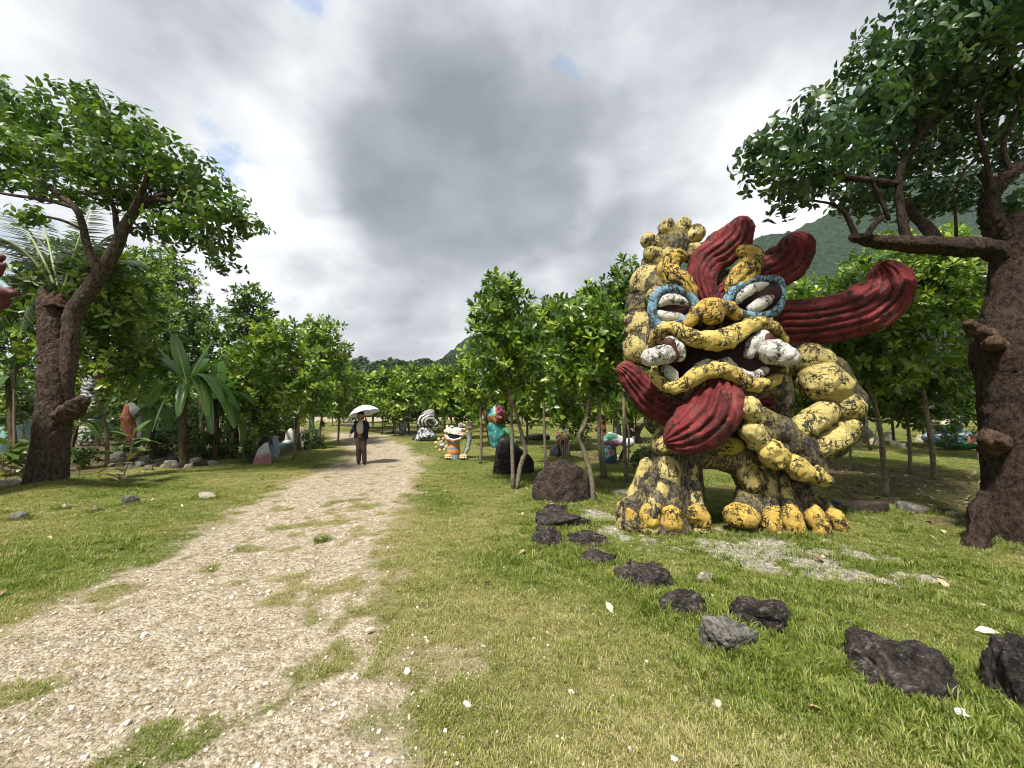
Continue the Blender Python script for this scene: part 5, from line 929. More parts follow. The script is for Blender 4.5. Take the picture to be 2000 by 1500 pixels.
def owl():
    S = Sd(12.4); b = gp(1101, 893); R = thing('striped_owl_statue', 'round owl statue striped red and white with a yellow face mask', 'statue', (b[0], b[1], 0)); el, ch = S.el, S.ch
    def hf(px, py, cc, V):
        ph = np.arctan2(px - 1103, py - 842) * 8.5; c = np.where((np.sin(ph) > .25)[:, None], np.array((.42, .08, .08)), np.where((np.sin(ph) > -.35)[:, None], np.array((.58, .56, .52)), np.array((.04, .035, .035)))); t_ = (py < 847) & (px > 1098); c[t_] = (.16, .2, .24); return c
    small('head', el(1100, 854, 0, 14.5, 15, .23, 0), [PINK], R, .016, .03, .004, hf); fm = small('face_mask', ch([(1095, 842, 3, -.16), (1097, 846, 4.5, -.19), (1103, 852, 4.5, -.22), (1109, 848, 4, -.18)], 0) + ch([(1103, 853, 4, -.21), (1100, 858, 1.5, -.21)], 0), [(.66, .55, .18)], R, .011, .03)
    for x, y in ((1097.5, 844.5), (1106.5, 849)): small('eye', el(x, y, -.245, 2.2, 1.8, .03, 0), [BLK], fm, .007)
    small('body', ch([(1101, 866, 10, .03), (1104, 880, 8, .03), (1107, 890, 8, .03)], 0), [(.16, .07, .05)], R, .018, .05, .006, lambda px, py, cc, V: np.where((np.sin(px * 1.5) > .6)[:, None], np.array((.5, .45, .42)), cc))
owl()
def mushroom():
    S = Sd(11.3); b = gp(1192, 903); R = thing('capped_painted_statue', 'squat painted statue with a green, white and purple cap over blue spirals', 'statue', (b[0], b[1], 0)); el, ch = S.el, S.ch
    def hf(px, py, cc, V):
        n = vnoise(V * 10) * .5 + vnoise(V * 24) * .35; y = py + n * 6; c = np.tile(np.array((.62, .62, .62)), (len(px), 1)); c[(y > 846) & (y < 856) & (px < 1207)] = (.10, .34, .22); c[(y > 861)] = (.40, .20, .42); c[(y > 861) & (n > .2)] = (.6, .56, .6); c[y > 871] = (.02, .015, .02); return c
    V, T = rock_mesh(np.random.default_rng(8), 5, 9, 9, .06); cpt = at(1196, 856, 11.3); V = V / np.abs(V).max(0) * np.array([21.5 * 11.3 / F * .95, .3, 17 * 11.3 / F]) + cpt; d = V - CAM; px = 1000 + F * d[:, 0] / (d @ FWD); py = 750 - F * (d @ UP) / (d @ FWD)
    make('cap', V, T, M['paint'], R, cols=hf(px, py, None, V), attrs=dict(paint=np.ones(len(V))))
    def bf(px, py, cc, V):
        c = np.tile(np.array((.02, .05, .07)), (len(px), 1)); d1 = np.hypot(px - 1184, py - 886); d2 = np.hypot(px - 1194, py - 884); c[(d1 > 8) & (d1 < 10.5)] = (.08, .30, .40); c[d1 < 5] = (.05, .22, .10); c[(d1 > 5) & (d1 < 7)] = (.25, .45, .5); c[d2 < 6] = (.42, .22, .16); c[d2 < 3.5] = (.16, .07, .06); return c
    small('base', ch([(1190, 878, 13, .05), (1190, 892, 14, .05), (1190, 902, 13, .05)], 0), [TEAL], R, .018, .03, .006, bf); small('drum', ch([(1222, 866, 9, .1), (1230, 864, 9, .15)], 0) + ch([(1214, 900, 6, .1), (1220, 880, 5, .12)], 1), [(.42, .45, .48), (.05, .05, .05)], R, .018)
mushroom()
def red_totem():
    S = Sd(21.0); b = gp(1175, 853); R = thing('red_totem_statue', 'tall dark red totem statue of stacked rounded forms among the trees', 'statue', (b[0], b[1], 0)); el, ch = S.el, S.ch
    rf = lambda px, py, cc, V: np.where((np.sin(np.hypot(px - 1174, py - 803) * 1.15) > .45)[:, None] & (np.hypot(px - 1174, py - 803) < 12)[:, None], np.array((.05, .01, .012)), cc * (0.75 + .45 * (vnoise(V * 6)[:, None] > -.1)))
    small('column', ch([(1176, 850, 8, 0), (1177, 826, 6.5, 0), (1176, 810, 6, 0), (1176, 785, 6, 0), (1176, 768, 8.5, 0)], 0) + el(1174, 803, -.05, 12.5, 14, .28, 0) + el(1186, 803, 0, 6, 8, .2, 0) + el(1172, 838, 0, 11, 7, .3, 1), [(.26, .03, .03), (.07, .015, .015)], R, .03, .06, .012, rf)
    small('finial', ch([(1173, 765, 4, 0), (1174, 757, 3.5, 0)], 0) + el(1170, 755, 0, 2.5, 3, .06, 1), [(.2, .07, .04), (.5, .4, .35)], R, .025); small('back_board', ch([(1169, 768, 1.6, .1), (1169, 784, 1.6, .1)], 0), [(.5, .45, .36)], R, .02)
red_totem()
def ring_statue():
    S = Sd(20.0); b = gp(1206, 856); R = thing('ringed_statue', 'black and white ring patterned statue beside the red totem', 'statue', (b[0], b[1], 0)); el, ch = S.el, S.ch
    small('disc', el(1204, 798, 0, 12, 13, .3, 0) + ch([(1204, 812, 7, .05), (1206, 852, 8, .05)], 1), [GWH, (.02, .03, .025)], R, .03, .05, .01, lambda px, py, cc, V: np.where((py < 812)[:, None], swirl(1205, 798, 1.5, (.03, .03, .03), GWH, .6)(px, py, cc, V), cc)); small('wing', ch([(1186, 788, 3.5, 0), (1192, 796, 4, 0), (1195, 806, 3, 0)], 0), [GWH], R, .025); small('wing', ch([(1226, 786, 4, 0), (1221, 792, 5, 0)], 0), [(.55, .58, .6)], R, .025)
ring_statue()
def brown_beasts():
    S = Sd(19.0); b = gp(1229, 858); R = thing('brown_beast_statue', 'tall dark brown beast statue behind the red beard lock', 'statue', (b[0], b[1], 0)); ch, el = S.ch, S.el
    small('body', ch([(1230, 856, 8, 0), (1230, 830, 8, 0), (1228, 812, 7, 0), (1227, 802, 6, 0)], 0) + ch([(1222, 818, 3, -.1), (1224, 808, 2.5, -.1)], 1), [(.06, .022, .014), (.16, .08, .05)], R, .03, .05, .015)
    S = Sd(17.0); b = gp(1242, 866); R = thing('brown_lion_statue', 'low dark brown lion statue crouching under the trees left of the yellow statue', 'statue', (b[0], b[1], 0)); ch, el = S.ch, S.el
    small('body', ch([(1246, 838, 7, 0), (1240, 852, 8, 0), (1248, 862, 7, 0)], 0) + ch([(1252, 836, 4, 0), (1256, 828, 3, 0)], 0) + ch([(1236, 856, 2, -.15), (1238, 866, 2, -.15)], 1), [(.025, .014, .012), (.3, .2, .15)], R, .028, .05, .015); small('muzzle', ch([(1233, 838, 2.4, -.2), (1237, 841, 3, -.2)], 0), [(.35, .25, .2)], R, .016)
brown_beasts()
def green_boulder():
    S = Sd(14.6); b = gp(1870, 878); R = thing('green_painted_boulder', 'green and white painted boulder with swirls and a red spiral eye, right of the stems', 'statue', (b[0], b[1], 0)); el, ch = S.el, S.ch
    def bf(px, py, cc, V):
        n = vnoise(V * 4); y = py + 3 * n; c = np.tile(np.array((.03, .22, .07)), (len(px), 1)); c[y < 862] = (.04, .16, .28); c[y < 851] = (.5, .6, .66); w = (np.abs(np.sin(px * .45 + 3 * vnoise(V * 7)) * np.sin(py * .55 + 2 * vnoise(V * 5 + 9))) > .72) & (y < 870); c[w] = (.5, .6, .58); d = np.hypot(px - 1897, (py - 857)); c[d < 9] = (.35, .04, .04); c[(d < 6) & (d > 4.4)] = (.6, .4, .3); c[d < 2] = (.65, .6, .4); return c
    small('boulder', el(1868, 858, 0, 47, 19, .55, 0), [TEAL], R, .026, .05, .02, bf); small('cap', el(1849, 830, 0, 23, 14, .34, 0), [TEAL], R, .024, .05, .02, lambda px, py, cc, V: np.where((py < 828 + 2 * vnoise(V * 5))[:, None], np.array((.62, .52, .42)), np.where((py < 831 + 2 * vnoise(V * 5))[:, None], np.array((.6, .52, .25)), np.where((py < 838 + 2 * vnoise(V * 6))[:, None], np.array((.03, .22, .2)), np.array((.03, .10, .2))))))
green_boulder()
def left_statues():
    # teal boulder behind the broken trunk
    V, T, o = rock('x', '', 30, 806, 884, 96, seed=77, sub=5, cols=1, sharp=12, rough=.04); n = vnoise(V * 3); c = np.where((np.sin(V[:, 0] * 11 + 3 * n) > .86)[:, None], np.array((.02, .05, .05)), np.array((.10, .20, .185)) * (1 + .3 * n[:, None])); ob = make('painted_boulder', V, T, M['paintold'], origin=o, cols=c); tag(ob, 'faded teal painted boulder with dark streaks left of the broken trunk', 'boulder')
    S = Sd(13.5); b = gp(262, 862); R = thing('bird_faced_stone_statue', 'upright rust orange stone statue with a white bird face and dark eye', 'statue', (b[0], b[1], 0)); el, ch = S.el, S.ch
    small('body', ch([(254, 796, 9, .05), (252, 818, 12, .05), (256, 842, 11, .05), (264, 862, 10, .05)], 0), [(.30, .10, .045)], R, .022, .05, .01, lambda px, py, cc, V: cc * (.7 + .5 * (vnoise(V * 6)[:, None] > -.2)), mat='paintold'); small('face', ch([(256, 790, 4, -.08), (264, 802, 7, -.08), (272, 816, 6, -.05), (276, 838, 5, 0), (278, 850, 8, 0)], 0), [(.5, .5, .48)], R, .018, .04, .006, None, None, 'paintold'); small('eye', el(268, 811, -.2, 5, 4, .05, 0), [(.04, .06, .07)], R, .012)
    S = Sd(16.0); b = gp(168, 868); R = thing('white_figure_statue', 'tall white figure statue with a red back partly hidden by the broken trunk', 'statue', (b[0], b[1], 0)); el, ch = S.el, S.ch
    small('body', ch([(176, 862, 16, .1), (176, 800, 15, .1), (176, 750, 12, .1), (180, 720, 10, .1)], 0) + ch([(178, 755, 7, -.1), (176, 735, 6, -.1)], 0), [(.5, .5, .48)], R, .03, .08, .015, swirl(178, 712, .8, (.06, .06, .06), (.58, .58, .56), 3.0)); small('head', ch([(176, 690, 7, 0), (182, 705, 9, -.1), (188, 715, 7, -.2)], 0), [GWH], R, .025, .06, .01, swirl(182, 712, 1.1, (.06, .06, .06), (.62, .62, .6), 2.0)); small('red_back', ch([(195, 760, 7, .2), (194, 735, 8, .2), (198, 700, 7, .25)], 0), [(.18, .035, .02)], R, .03, .05, .01); small('yellow_crest', ch([(40, 657, 3, .4), (56, 653, 7, .4), (78, 656, 9, .4), (110, 670, 10, .4), (160, 690, 9, .3)], 0), [(.5, .38, .10)], R, .03, .04, .012, lambda px, py, cc, V: np.where((py > 661)[:, None], np.array((.08, .05, .03)), cc))
    # red statue mostly outside the left edge: only its fingers reach in
    S = Sd(6.2); b = at(-190, 950, 6.2); R = thing('red_hand_statue', 'dark red statue at the left edge reaching in with blue edged fingers', 'statue', (b[0], b[1], 0)); el, ch = S.el, S.ch
    small('body', ch([(-190, 990, 70, .2), (-190, 800, 70, .2), (-150, 660, 55, .15), (-90, 620, 40, .1)], 0), [(.14, .018, .02)], R, .04, .1, .02, None, None, 'paintold'); small('hand', ch([(-100, 610, 34, .1), (-40, 585, 30, 0), (-14, 570, 24, 0)], 0) + ch([(-20, 580, 18, 0), (0, 592, 11, 0), (6, 578, 11, 0)], 0), [(.105, .014, .018)], R, .02, .05, .01, None, None, 'paintold')
    for pts, in (([(-40, 565, 16, -.05), (0, 562, 14, -.08), (14, 570, 11, -.1), (25, 573, 7, -.1)],), ([(-40, 548, 12, 0), (-8, 532, 9, 0), (4, 519, 6, 0)],), ([(-40, 530, 10, 0), (-10, 510, 8, 0), (3, 502, 6, 0)],)):
        f = small('finger', ch(pts, 0), [(.105, .014, .018)], R, .013, .02, .004, None, None, 'paintold'); small('finger_edge', ch([(a, bb - c * .55, c * .55, d - .02) for a, bb, c, d in pts[:-1]], 0), [(.20, .30, .33)], f, .011, .02, .004, None, None, 'paintold')
left_statues()
for i, (cx, tp, bt, w, lab, fn) in enumerate([
    (516, 864, 908, 34, 'grey egg shaped painted boulder with a pink foot nearest the path', lambda V: np.where((V[:, 2] < .26 + .1 * vnoise(V * 5))[:, None], np.array((.34, .15, .15)), np.array((.42, .43, .42)))),
    (538, 849, 892, 22, 'pale blue upright painted boulder with dark eye marks', lambda V: np.where((vnoise(V * 9) > .62)[:, None], np.array((.03, .05, .06)), np.array((.27, .36, .40)))),
    (522, 850, 886, 34, 'dark brown and white painted boulder behind the pale blue one', lambda V: np.where((V[:, 0] < V[:, 0].mean() - .12)[:, None], np.array((.5, .5, .48)), np.array((.06, .03, .022)))),
    (564, 858, 877, 38, 'low fish shaped painted boulder with a white back', lambda V: np.where((V[:, 2] > V[:, 2].max() * .72)[:, None], np.array((.58, .58, .56)), np.array((.09, .15, .15)))),
    (571, 836, 872, 24, 'pointed white and grey painted boulder among the group', lambda V: np.where((np.sin(V[:, 0] * 16 + V[:, 2] * 8) > .4)[:, None], np.array((.12, .10, .085)), np.array((.48, .48, .44)))),
    (587, 834, 852, 20, 'beige rounded painted boulder at the back of the group', lambda V: np.tile(np.array((.30, .27, .2)), (len(V), 1))),
    (594, 846, 864, 16, 'white painted boulder with a black spot like an eye', lambda V: np.where((np.hypot(V[:, 0] - V[:, 0].mean() - .03, V[:, 2] - V[:, 2].max() * .62) < .075)[:, None], np.array((.015, .015, .015)), np.array((.6, .6, .58)))),
    (625, 837, 858, 14, 'pale green painted boulder behind the many stems', lambda V: np.tile(np.array((.36, .47, .42)), (len(V), 1))),
    (1000 - 500 + 5, 880, 900, 30, 'dull blue painted stone tucked behind the egg shaped boulder', lambda V: np.tile(np.array((.10, .15, .18)), (len(V), 1)))]):
    V, T, o = rock('x', '', cx, tp, bt, w, seed=200 + i, sub=4, cols=1, sharp=3.2, rough=.07, sink=.15); ob = make('painted_boulder', V, T, M['paintold'], origin=o, cols=fn(V)); tag(ob, lab, 'boulder', 'painted boulders left of the path')

# ------------------------------------------------------------------ person walking with a white umbrella
def person():
    S = Sd(11.05); ch, el = S.ch, S.el; b = gp(706, 905); R = thing('person', 'person in navy jacket, cream top and brown trousers walking under a white umbrella', 'person', (b[0], b[1], 0))
    sk = (.36, .22, .155); body = el(704.5, 812, 0, 5.4, 7.2, .10, 0) + el(704.5, 814, -.06, 1.2, 2, .05, 0) + ch([(704.8, 818, 3, .02), (705, 824, 3, .02)], 0) + ch([(699, 826, 4, .02), (711, 826, 4, .02)], 0) + ch([(705, 828, 6.5, .02), (705, 838, 6, .02), (705, 850, 7, .02)], 0)
    body += ch([(701.5, 852, 5, .02), (700.5, 876, 3.6, -.02), (701, 898, 2.5, .02)], 0) + ch([(709.5, 852, 5, .02), (710.5, 876, 3.6, .0), (711.5, 898, 2.5, .03)], 0)
    body += ch([(697, 826, 2.9, .02), (690, 838, 2.4, .0), (684.5, 847, 1.7, -.04)], 0) + ch([(712.5, 826, 2.9, .02), (718, 836, 2.5, -.02), (715.8, 823, 1.8, -.12)], 0)
    body += el(683.2, 849.5, -.05, 1.9, 2.6, .025, 0) + el(715, 819.5, -.14, 2.1, 2.4, .03, 0)
    for i in range(4): body += ch([(682 + i * .85, 851, .62, -.05), (681.6 + i * .8, 853.6 - abs(i - 1.5) * .35, .58, -.06), (682 + i * .8, 855.2 - abs(i - 1.5) * .5, .5, -.08)], 0) + ch([(713.6, 817.8 + i * 1.1, .6, -.17), (715.2, 817.6 + i * 1.1, .6, -.19), (716.6, 818 + i * 1.05, .55, -.16)], 0)
    body += ch([(684.4, 849, .65, -.07), (685.4, 851.5, .6, -.09)], 0) + ch([(713.6, 819.5, .65, -.15), (713.2, 817, .6, -.17)], 0)
    B = small('body', body, [sk], R, .0085, .012, 0, lambda px, py, cc, V: np.where(((py > 811) & (py < 812.2) & (np.abs(np.abs(px - 704.5) - 2.1) < .9) & (V[:, 1] < 11.0))[:, None], np.array((.03, .02, .02)), np.where(((np.abs(py - 816.4) < .5) & (np.abs(px - 704.5) < 1.6) & (V[:, 1] < 11.0))[:, None], np.array((.25, .09, .08)), cc)), None, M_person['skin'])
    small('hair', el(704.5, 807.5, .015, 6.2, 5.5, .11, 0) + ch([(699.4, 809, 1.8, .02), (699.6, 818, 1.6, .05)], 0) + ch([(709.6, 809, 1.8, .02), (709.4, 818, 1.6, .05)], 0) + ch([(704.5, 810, 5.2, .06), (704.5, 818, 4.4, .07)], 0), [(.022, .014, .011)], R, .012, .02, .003, None, None, M_person['cloth'])
    small('top', el(704.3, 836, -.015, 8, 14, .125, 0), [(.52, .47, .40)], R, .012, .02, .004, None, None, M_person['cloth'])
    small('jacket', ch([(697.6, 825, 4.2, .0), (696.4, 838, 3.6, -.03), (695, 853, 3.6, -.03)], 0) + ch([(712.6, 825, 4.4, .0), (714, 838, 4.4, -.03), (714.6, 854, 4.4, -.03)], 0) + ch([(700, 826, 5, .06), (700, 850, 6, .07)], 0) + ch([(710, 826, 5, .06), (710, 850, 6, .07)], 0) + ch([(696.5, 826, 3.9, .02), (690, 838, 3.4, .0), (685.8, 845, 2.7, -.03)], 0) + ch([(713, 826, 3.9, .02), (718.2, 836, 3.6, -.02), (716.4, 825, 2.9, -.10)], 0), [(.012, .017, .045)], R, .012, .018, .004, None, None, M_person['cloth'])
    small('trousers', ch([(702.5, 848, 7, .02), (707.5, 848, 7, .02)], 0) + ch([(701.5, 853, 6.3, .02), (700.4, 876, 5.0, -.015), (700.8, 899, 4.2, .02)], 0) + ch([(709.3, 853, 6.3, .02), (710.6, 876, 5.0, .0), (711.6, 899, 4.2, .03)], 0), [(.072, .042, .034)], R, .012, .015, .004, None, None, M_person['cloth'])
    for x, d in ((700.6, 0), (711.8, .02)): small('shoe', ch([(x, 902.3, 2.6, d + .04), (x - .4, 903.2, 2.5, d - .10), (x - .5, 904, 1.7, d - .17)], 0) + ch([(x, 899, 2.6, d + .04), (x, 902, 2.6, d + .04)], 0), [(.012, .011, .012)], R, .01, .015, 0, None, None, M_person['cloth'])
    # umbrella
    U = thing('umbrella', 'open pale white umbrella held above the person on the path', 'umbrella', tuple(at(714.5, 818, 10.9))); apex = at(708.3, 792.5, 10.95); hand = at(714.6, 821, 10.9); ax = unit(apex - hand); e1 = unit(np.cross(ax, [0, 1, 0])); e2 = np.cross(ax, e1); rad = 30.0 * 10.95 / F; n = 12; seg = 64; V = []
    for i in range(n + 1):
        t = i / n
        for j in range(seg):
            a = j / seg * 2 * math.pi; q = abs(math.sin(a * 4)); rr_ = rad * t * (1 - .055 * q * t * t); drop = .235 * (t ** 2.1) - .022 * q * t * t; V.append(apex - ax * drop + rr_ * (math.cos(a) * e1 + math.sin(a) * e2))
    V = np.array(V); Q = np.array([(i * seg + j, i * seg + (j + 1) % seg, (i + 1) * seg + (j + 1) % seg, (i + 1) * seg + j) for i in range(n) for j in range(seg)]); V2 = V - ax * .004; make('canopy', np.vstack([V, V2]), np.vstack([Q, Q[:, ::-1] + len(V)]), M_person['umb'], U)
    P, Qt = tube(np.array([apex + ax * .05, apex, hand]), [.004, .006, .006], 8, 8); make('shaft', P, q2t(Qt), M_person['metal'], U); P, Qt = tube(np.array([hand + ax * .06, hand, hand - ax * .06]), [.013, .014, .012], 8, 8); make('handle', P, q2t(Qt), M_person['dark'], U)
    for j in range(8):
        a = (j) / 8 * 2 * math.pi; P = np.array([apex - ax * (.235 * t ** 2.1 + .012) + rad * t * (math.cos(a) * e1 + math.sin(a) * e2) for t in (0.02, .35, .7, .99)]); V, Qt = tube(P, [.003] * 4, 5, 8); make('rib', V, q2t(Qt), M_person['metal'], U)
def attr_mat(name, rough, spec=.3, sss=0.0):
    m, t, b, o = newmat(name); c = attr(t, 'Col', o='Color'); n = t.noise(pos(t), 30, 4); t.put(b.inputs['Base Color'], t.mix(1.0, c, t.mix(n, (.75, .75, .75), (1.2, 1.2, 1.2)), 'MULTIPLY')); b.inputs['Roughness'].default_value = rough; b.inputs['Specular IOR Level'].default_value = spec; bump(t, b, n, .3, .01); return m
M_person = dict(skin='p_skin', cloth='p_cloth'); M['p_skin'] = attr_mat('skin', .55); M['p_cloth'] = attr_mat('cloth', .9, .15)
def mat_umb():
    m, t, b, out = newmat('white_umbrella_cloth'); b.inputs['Base Color'].default_value = (.74, .77, .82, 1); b.inputs['Roughness'].default_value = .6; tr = t.n('ShaderNodeBsdfTranslucent'); tr.inputs[0].default_value = (.7, .74, .8, 1); ms = t.n('ShaderNodeMixShader', i_0=.25); t.put(ms.inputs[1], b.outputs[0]); t.put(ms.inputs[2], tr.outputs[0]); t.put(out.inputs[0], ms.outputs[0]); return m
M_person['umb'] = mat_umb(); M_person['metal'] = mat_plain('grey_metal', (.35, .35, .36), .35, .05, 20, .5, 0); M_person['dark'] = mat_plain('dark_grip', (.03, .03, .03), .6, .1, 20, .3, 0)
person()
# a scrap of white paper in the foreground grass
c = gp(1880, 1404); P = np.array([[-.035, -.02, .012], [.0, -.03, .02], [.04, -.012, .012], [-.028, .03, .02], [.005, .022, .032], [.042, .03, .02]]); T = np.array([(0, 1, 4, 3), (1, 2, 5, 4)]); P2 = P - np.array([0, 0, .0015]); o = make('paper_scrap', np.vstack([P, P2]) * np.array([.8, .8, 1]) @ rotz(-.5).T + np.array([c[0], c[1], .012]), np.vstack([T, T[:, ::-1] + 6]), mat_plain('white_paper', (.78, .8, .82), .8, .04, 30, .2, 0), origin=(c[0], c[1], 0), smooth=False); tag(o, 'torn white scrap of paper lying in the foreground grass', 'paper')

# ------------------------------------------------------------------ banana plants, palm, shrubs and stalks
def banana_leaf(base, ctrl, tip, width, r, n=26, m=4, tear=.5):
    t = np.linspace(0, 1, n)[:, None]; C = (1 - t) ** 2 * base + 2 * t * (1 - t) * ctrl + t * t * tip; T = unit(np.gradient(C, axis=0)); up = np.array([0, 0, 1.0]); S_ = np.cross(T, up); S_ = unit(np.where(np.linalg.norm(S_, axis=1, keepdims=True) < .15, np.array([[1.0, .2, 0]]), S_)); N_ = np.cross(S_, T)
    tl = t[:, 0]; prof = np.where(tl < .16, .05, np.sin(np.pi * np.clip((tl - .14) / .87, 0, 1) ** .7) ** .38) * width; rows = []
    for k in range(-m, m + 1):
        s = k / m; w = prof * s; w = w * (1 - np.where(abs(s) > .6, tear * .35 * (r.uniform(0, 1, n) ** 3), 0)); fold = abs(s) * .32 * prof - .30 * prof * s * s + .02 * np.sin(tl * 60 + k) * prof; rows.append(C + S_ * w[:, None] + N_ * fold[:, None])
    V = np.stack(rows, 1).reshape(-1, 3); W = 2 * m + 1; i = np.arange(n - 1)[:, None] * W; j = np.arange(W - 1)[None]; Q = np.stack([i + j, i + j + 1, i + W + j + 1, i + W + j], -1).reshape(-1, 4); R_, Qr = tube(C[::3], np.linspace(.022, .004, len(C[::3])), 5, n); return V, q2t(Q), R_, q2t(Qr)
def banana(name, label, base_px, Y, crown_px, leaves_px, seed, width=.24, stem=.085):
    r = np.random.default_rng(seed); b = at(base_px[0], base_px[1], Y); b[2] = 0; root = thing(name, label, 'plant', b, 'banana plants on the left'); c = at(crown_px[0], crown_px[1], Y); P, Q = tube(np.array([b - [0, 0, .05], (b + c) / 2 + r.normal(0, .04, 3), c]), [stem * 1.2, stem, stem * .6], 12, 14, .08, 6); make('stem', P, q2t(Q), M['bstem'], root)
    for px, py, d, lift, w in leaves_px:
        tip = at(crown_px[0] + 1.15 * (px - crown_px[0]), crown_px[1] + 1.1 * (py - crown_px[1]) + (8 if lift > .1 else 0), Y + d); mid = (c + tip) / 2 + np.array([0, 0, (lift + (.22 if lift > .1 else .03)) * np.linalg.norm(tip - c)]); V, T, R_, Qr = banana_leaf(c, mid, tip, width * w, r); l = make('leaf', V, T, M['leaf_banana'], root, attrs=dict(tint=np.full(len(V), np.clip(r.normal(.55, .2), 0, 1)))); make('midrib', R_, Qr, M['midrib'], l)
M['bstem'] = mat_bark('banana_stem', (.03, .025, .012), (.12, .095, .05), 12, .2, .8); M['midrib'] = mat_plain('pale_midrib', (.26, .32, .12), .5, .2, 20)
banana('banana_plant', 'big banana plant with wide arching leaves in the middle of the left bed', (362, 872), 10.5, (365, 752), [(342, 662, .1, .05, 1.15), (316, 686, -.2, .05, .8), (246, 722, .4, .18, .8), (298, 768, -.5, .40, 1.05), (440, 700, .3, .12, .9), (425, 775, -.5, .42, 1.0), (452, 735, .5, .25, .9), (446, 822, -.2, .45, 1.0), (300, 735, .8, .3, .8), (398, 705, .9, .1, .9), (262, 762, .7, .3, .8), (350, 800, -.7, .3, .7), (400, 800, -.6, .5, .8), (455, 790, 0, .4, .9), (280, 700, .5, .15, .9), (410, 672, .5, .05, .8), (306, 828, -.5, .5, .9), (408, 832, -.6, .55, .9)], 5, .19)
banana('banana_plant', 'low banana plant left of the big one, half behind the rust orange statue', (300, 880), 11.4, (296, 800), [(250, 770, .2, .25, .9), (340, 775, .2, .25, .9), (262, 822, -.2, .5, .8), (330, 832, -.2, .5, .8), (300, 745, 0, .05, .9), (285, 850, -.4, .5, .7)], 16, .24, .06)
banana('banana_plant', 'banana plant standing right behind the big one with leaves toward the painted boulders', (420, 880), 11.8, (420, 780), [(380, 735, .2, .2, .9), (470, 745, .1, .2, 1.0), (455, 815, -.3, .5, .9), (392, 820, -.3, .5, .8), (428, 710, .1, .05, .9), (490, 785, .1, .35, .9)], 17, .26, .07)
banana('banana_plant', 'small banana plant with drooping leaves beside the painted boulders', (455, 880), 12.3, (458, 812), [(500, 790, .3, .3, .8), (428, 790, -.2, .35, .8), (475, 850, -.3, .6, .7), (520, 815, .2, .4, .7), (440, 850, -.3, .5, .6), (470, 770, .1, .1, .7)], 6, .2, .07)
banana('banana_plant', 'banana plant with a bright upright leaf behind the teal boulder', (30, 860), 12.0, (14, 735), [(60, 668, .1, .1, .9), (-30, 690, .2, .2, .9), (75, 715, -.2, .3, .8), (-10, 760, -.3, .4, .8), (50, 752, .4, .35, .7)], 7, .26)
banana('banana_plant', 'young banana plant leaning out right of the broken trunk', (150, 880), 11.0, (152, 832), [(205, 800, -.1, .15, .75), (222, 842, -.1, .2, .7), (120, 812, .3, .2, .7), (190, 850, -.3, .25, .6)], 8, .2, .05)
banana('banana_plant', 'banana plant half hidden behind the many stemmed tree', (585, 860), 14.5, (580, 808), [(540, 790, 0, .3, .9), (625, 800, .2, .3, .8), (552, 835, -.2, .5, .8), (600, 770, .2, .1, .8), (612, 840, -.1, .5, .7)], 9, .24)
def palm():
    r = np.random.default_rng(15); Y = 9.6; b = gp(118, 922); root = thing('coconut_palm', 'coconut palm with feathery fronds behind the broken trunk', 'tree', (b[0], b[1], 0)); c = at(118, 590, Y); P, Q = tube(np.array([[c[0], Y, -.05], [c[0] + .1, Y, 1.5], c]), [.14, .11, .09], 10, 16, .1); make('trunk', P, q2t(Q), M['bark_thin'], root)
    for px, py, d, sag in [(-30, 462, -.6, .45), (-70, 575, -.3, .55), (15, 415, .3, .35), (70, 400, .9, .25), (-20, 660, .2, .7), (235, 455, .6, .4), (290, 520, .3, .5), (180, 400, .9, .2), (40, 640, -.6, .7)]:
        V, T, ti, Rr, Qr = frond_mesh(c, at(px, py, Y + d), sag, .62, 46, .045, r, hang=.55); f = make('frond', V, T, M['leaf_palm'], root, attrs=dict(tint=ti)); make('rib', Rr, Qr, M['midrib'], f)
palm()
def shrub(label, px, bot, top, half, seed, leaf=.12, dens=14, mat='leaf_shrub', young=.3, name='shrub', nl=8, wr=.5):
    r = np.random.default_rng(seed); b = gp(px, bot); Y = b[1]; root = thing(name, label, 'shrub', (b[0], b[1], 0), 'leafy shrubs'); H = at(px, top, Y)[2]; Rx = half * Y / F; lob = []; stems = []
    for i in range(8):
        a = i * 2.4; o_ = Rx * r.uniform(.2, .7); s = Rx * r.uniform(.35, .55); c = np.array([b[0] + o_ * math.cos(a), Y + o_ * math.sin(a), max(s * .7, H * r.uniform(.35, .95) - s * .6)]); lob.append((c, np.array([s, s, min(s, H * .45)]))); P, R_ = limb(np.array([b[0], Y, -.03]), c, .018, .006, r); stems.append(tube(P, R_, 5, 7))
    V, Q = joinm(stems); make('stems', V, q2t(Q), M['bark_thin'], root); C, D = lobe_points(lob, dens * (.12 / leaf) ** 2 * 1.1, r, .35, .4); V, T, ti = rosettes(C, D, nl, leaf, r, np.where(r.uniform(0, 1, len(C)) < young, r.uniform(.65, 1, len(C)), r.uniform(0, .6, len(C))), wr=wr); make('foliage', V, T, M[mat], root, attrs=dict(tint=ti))
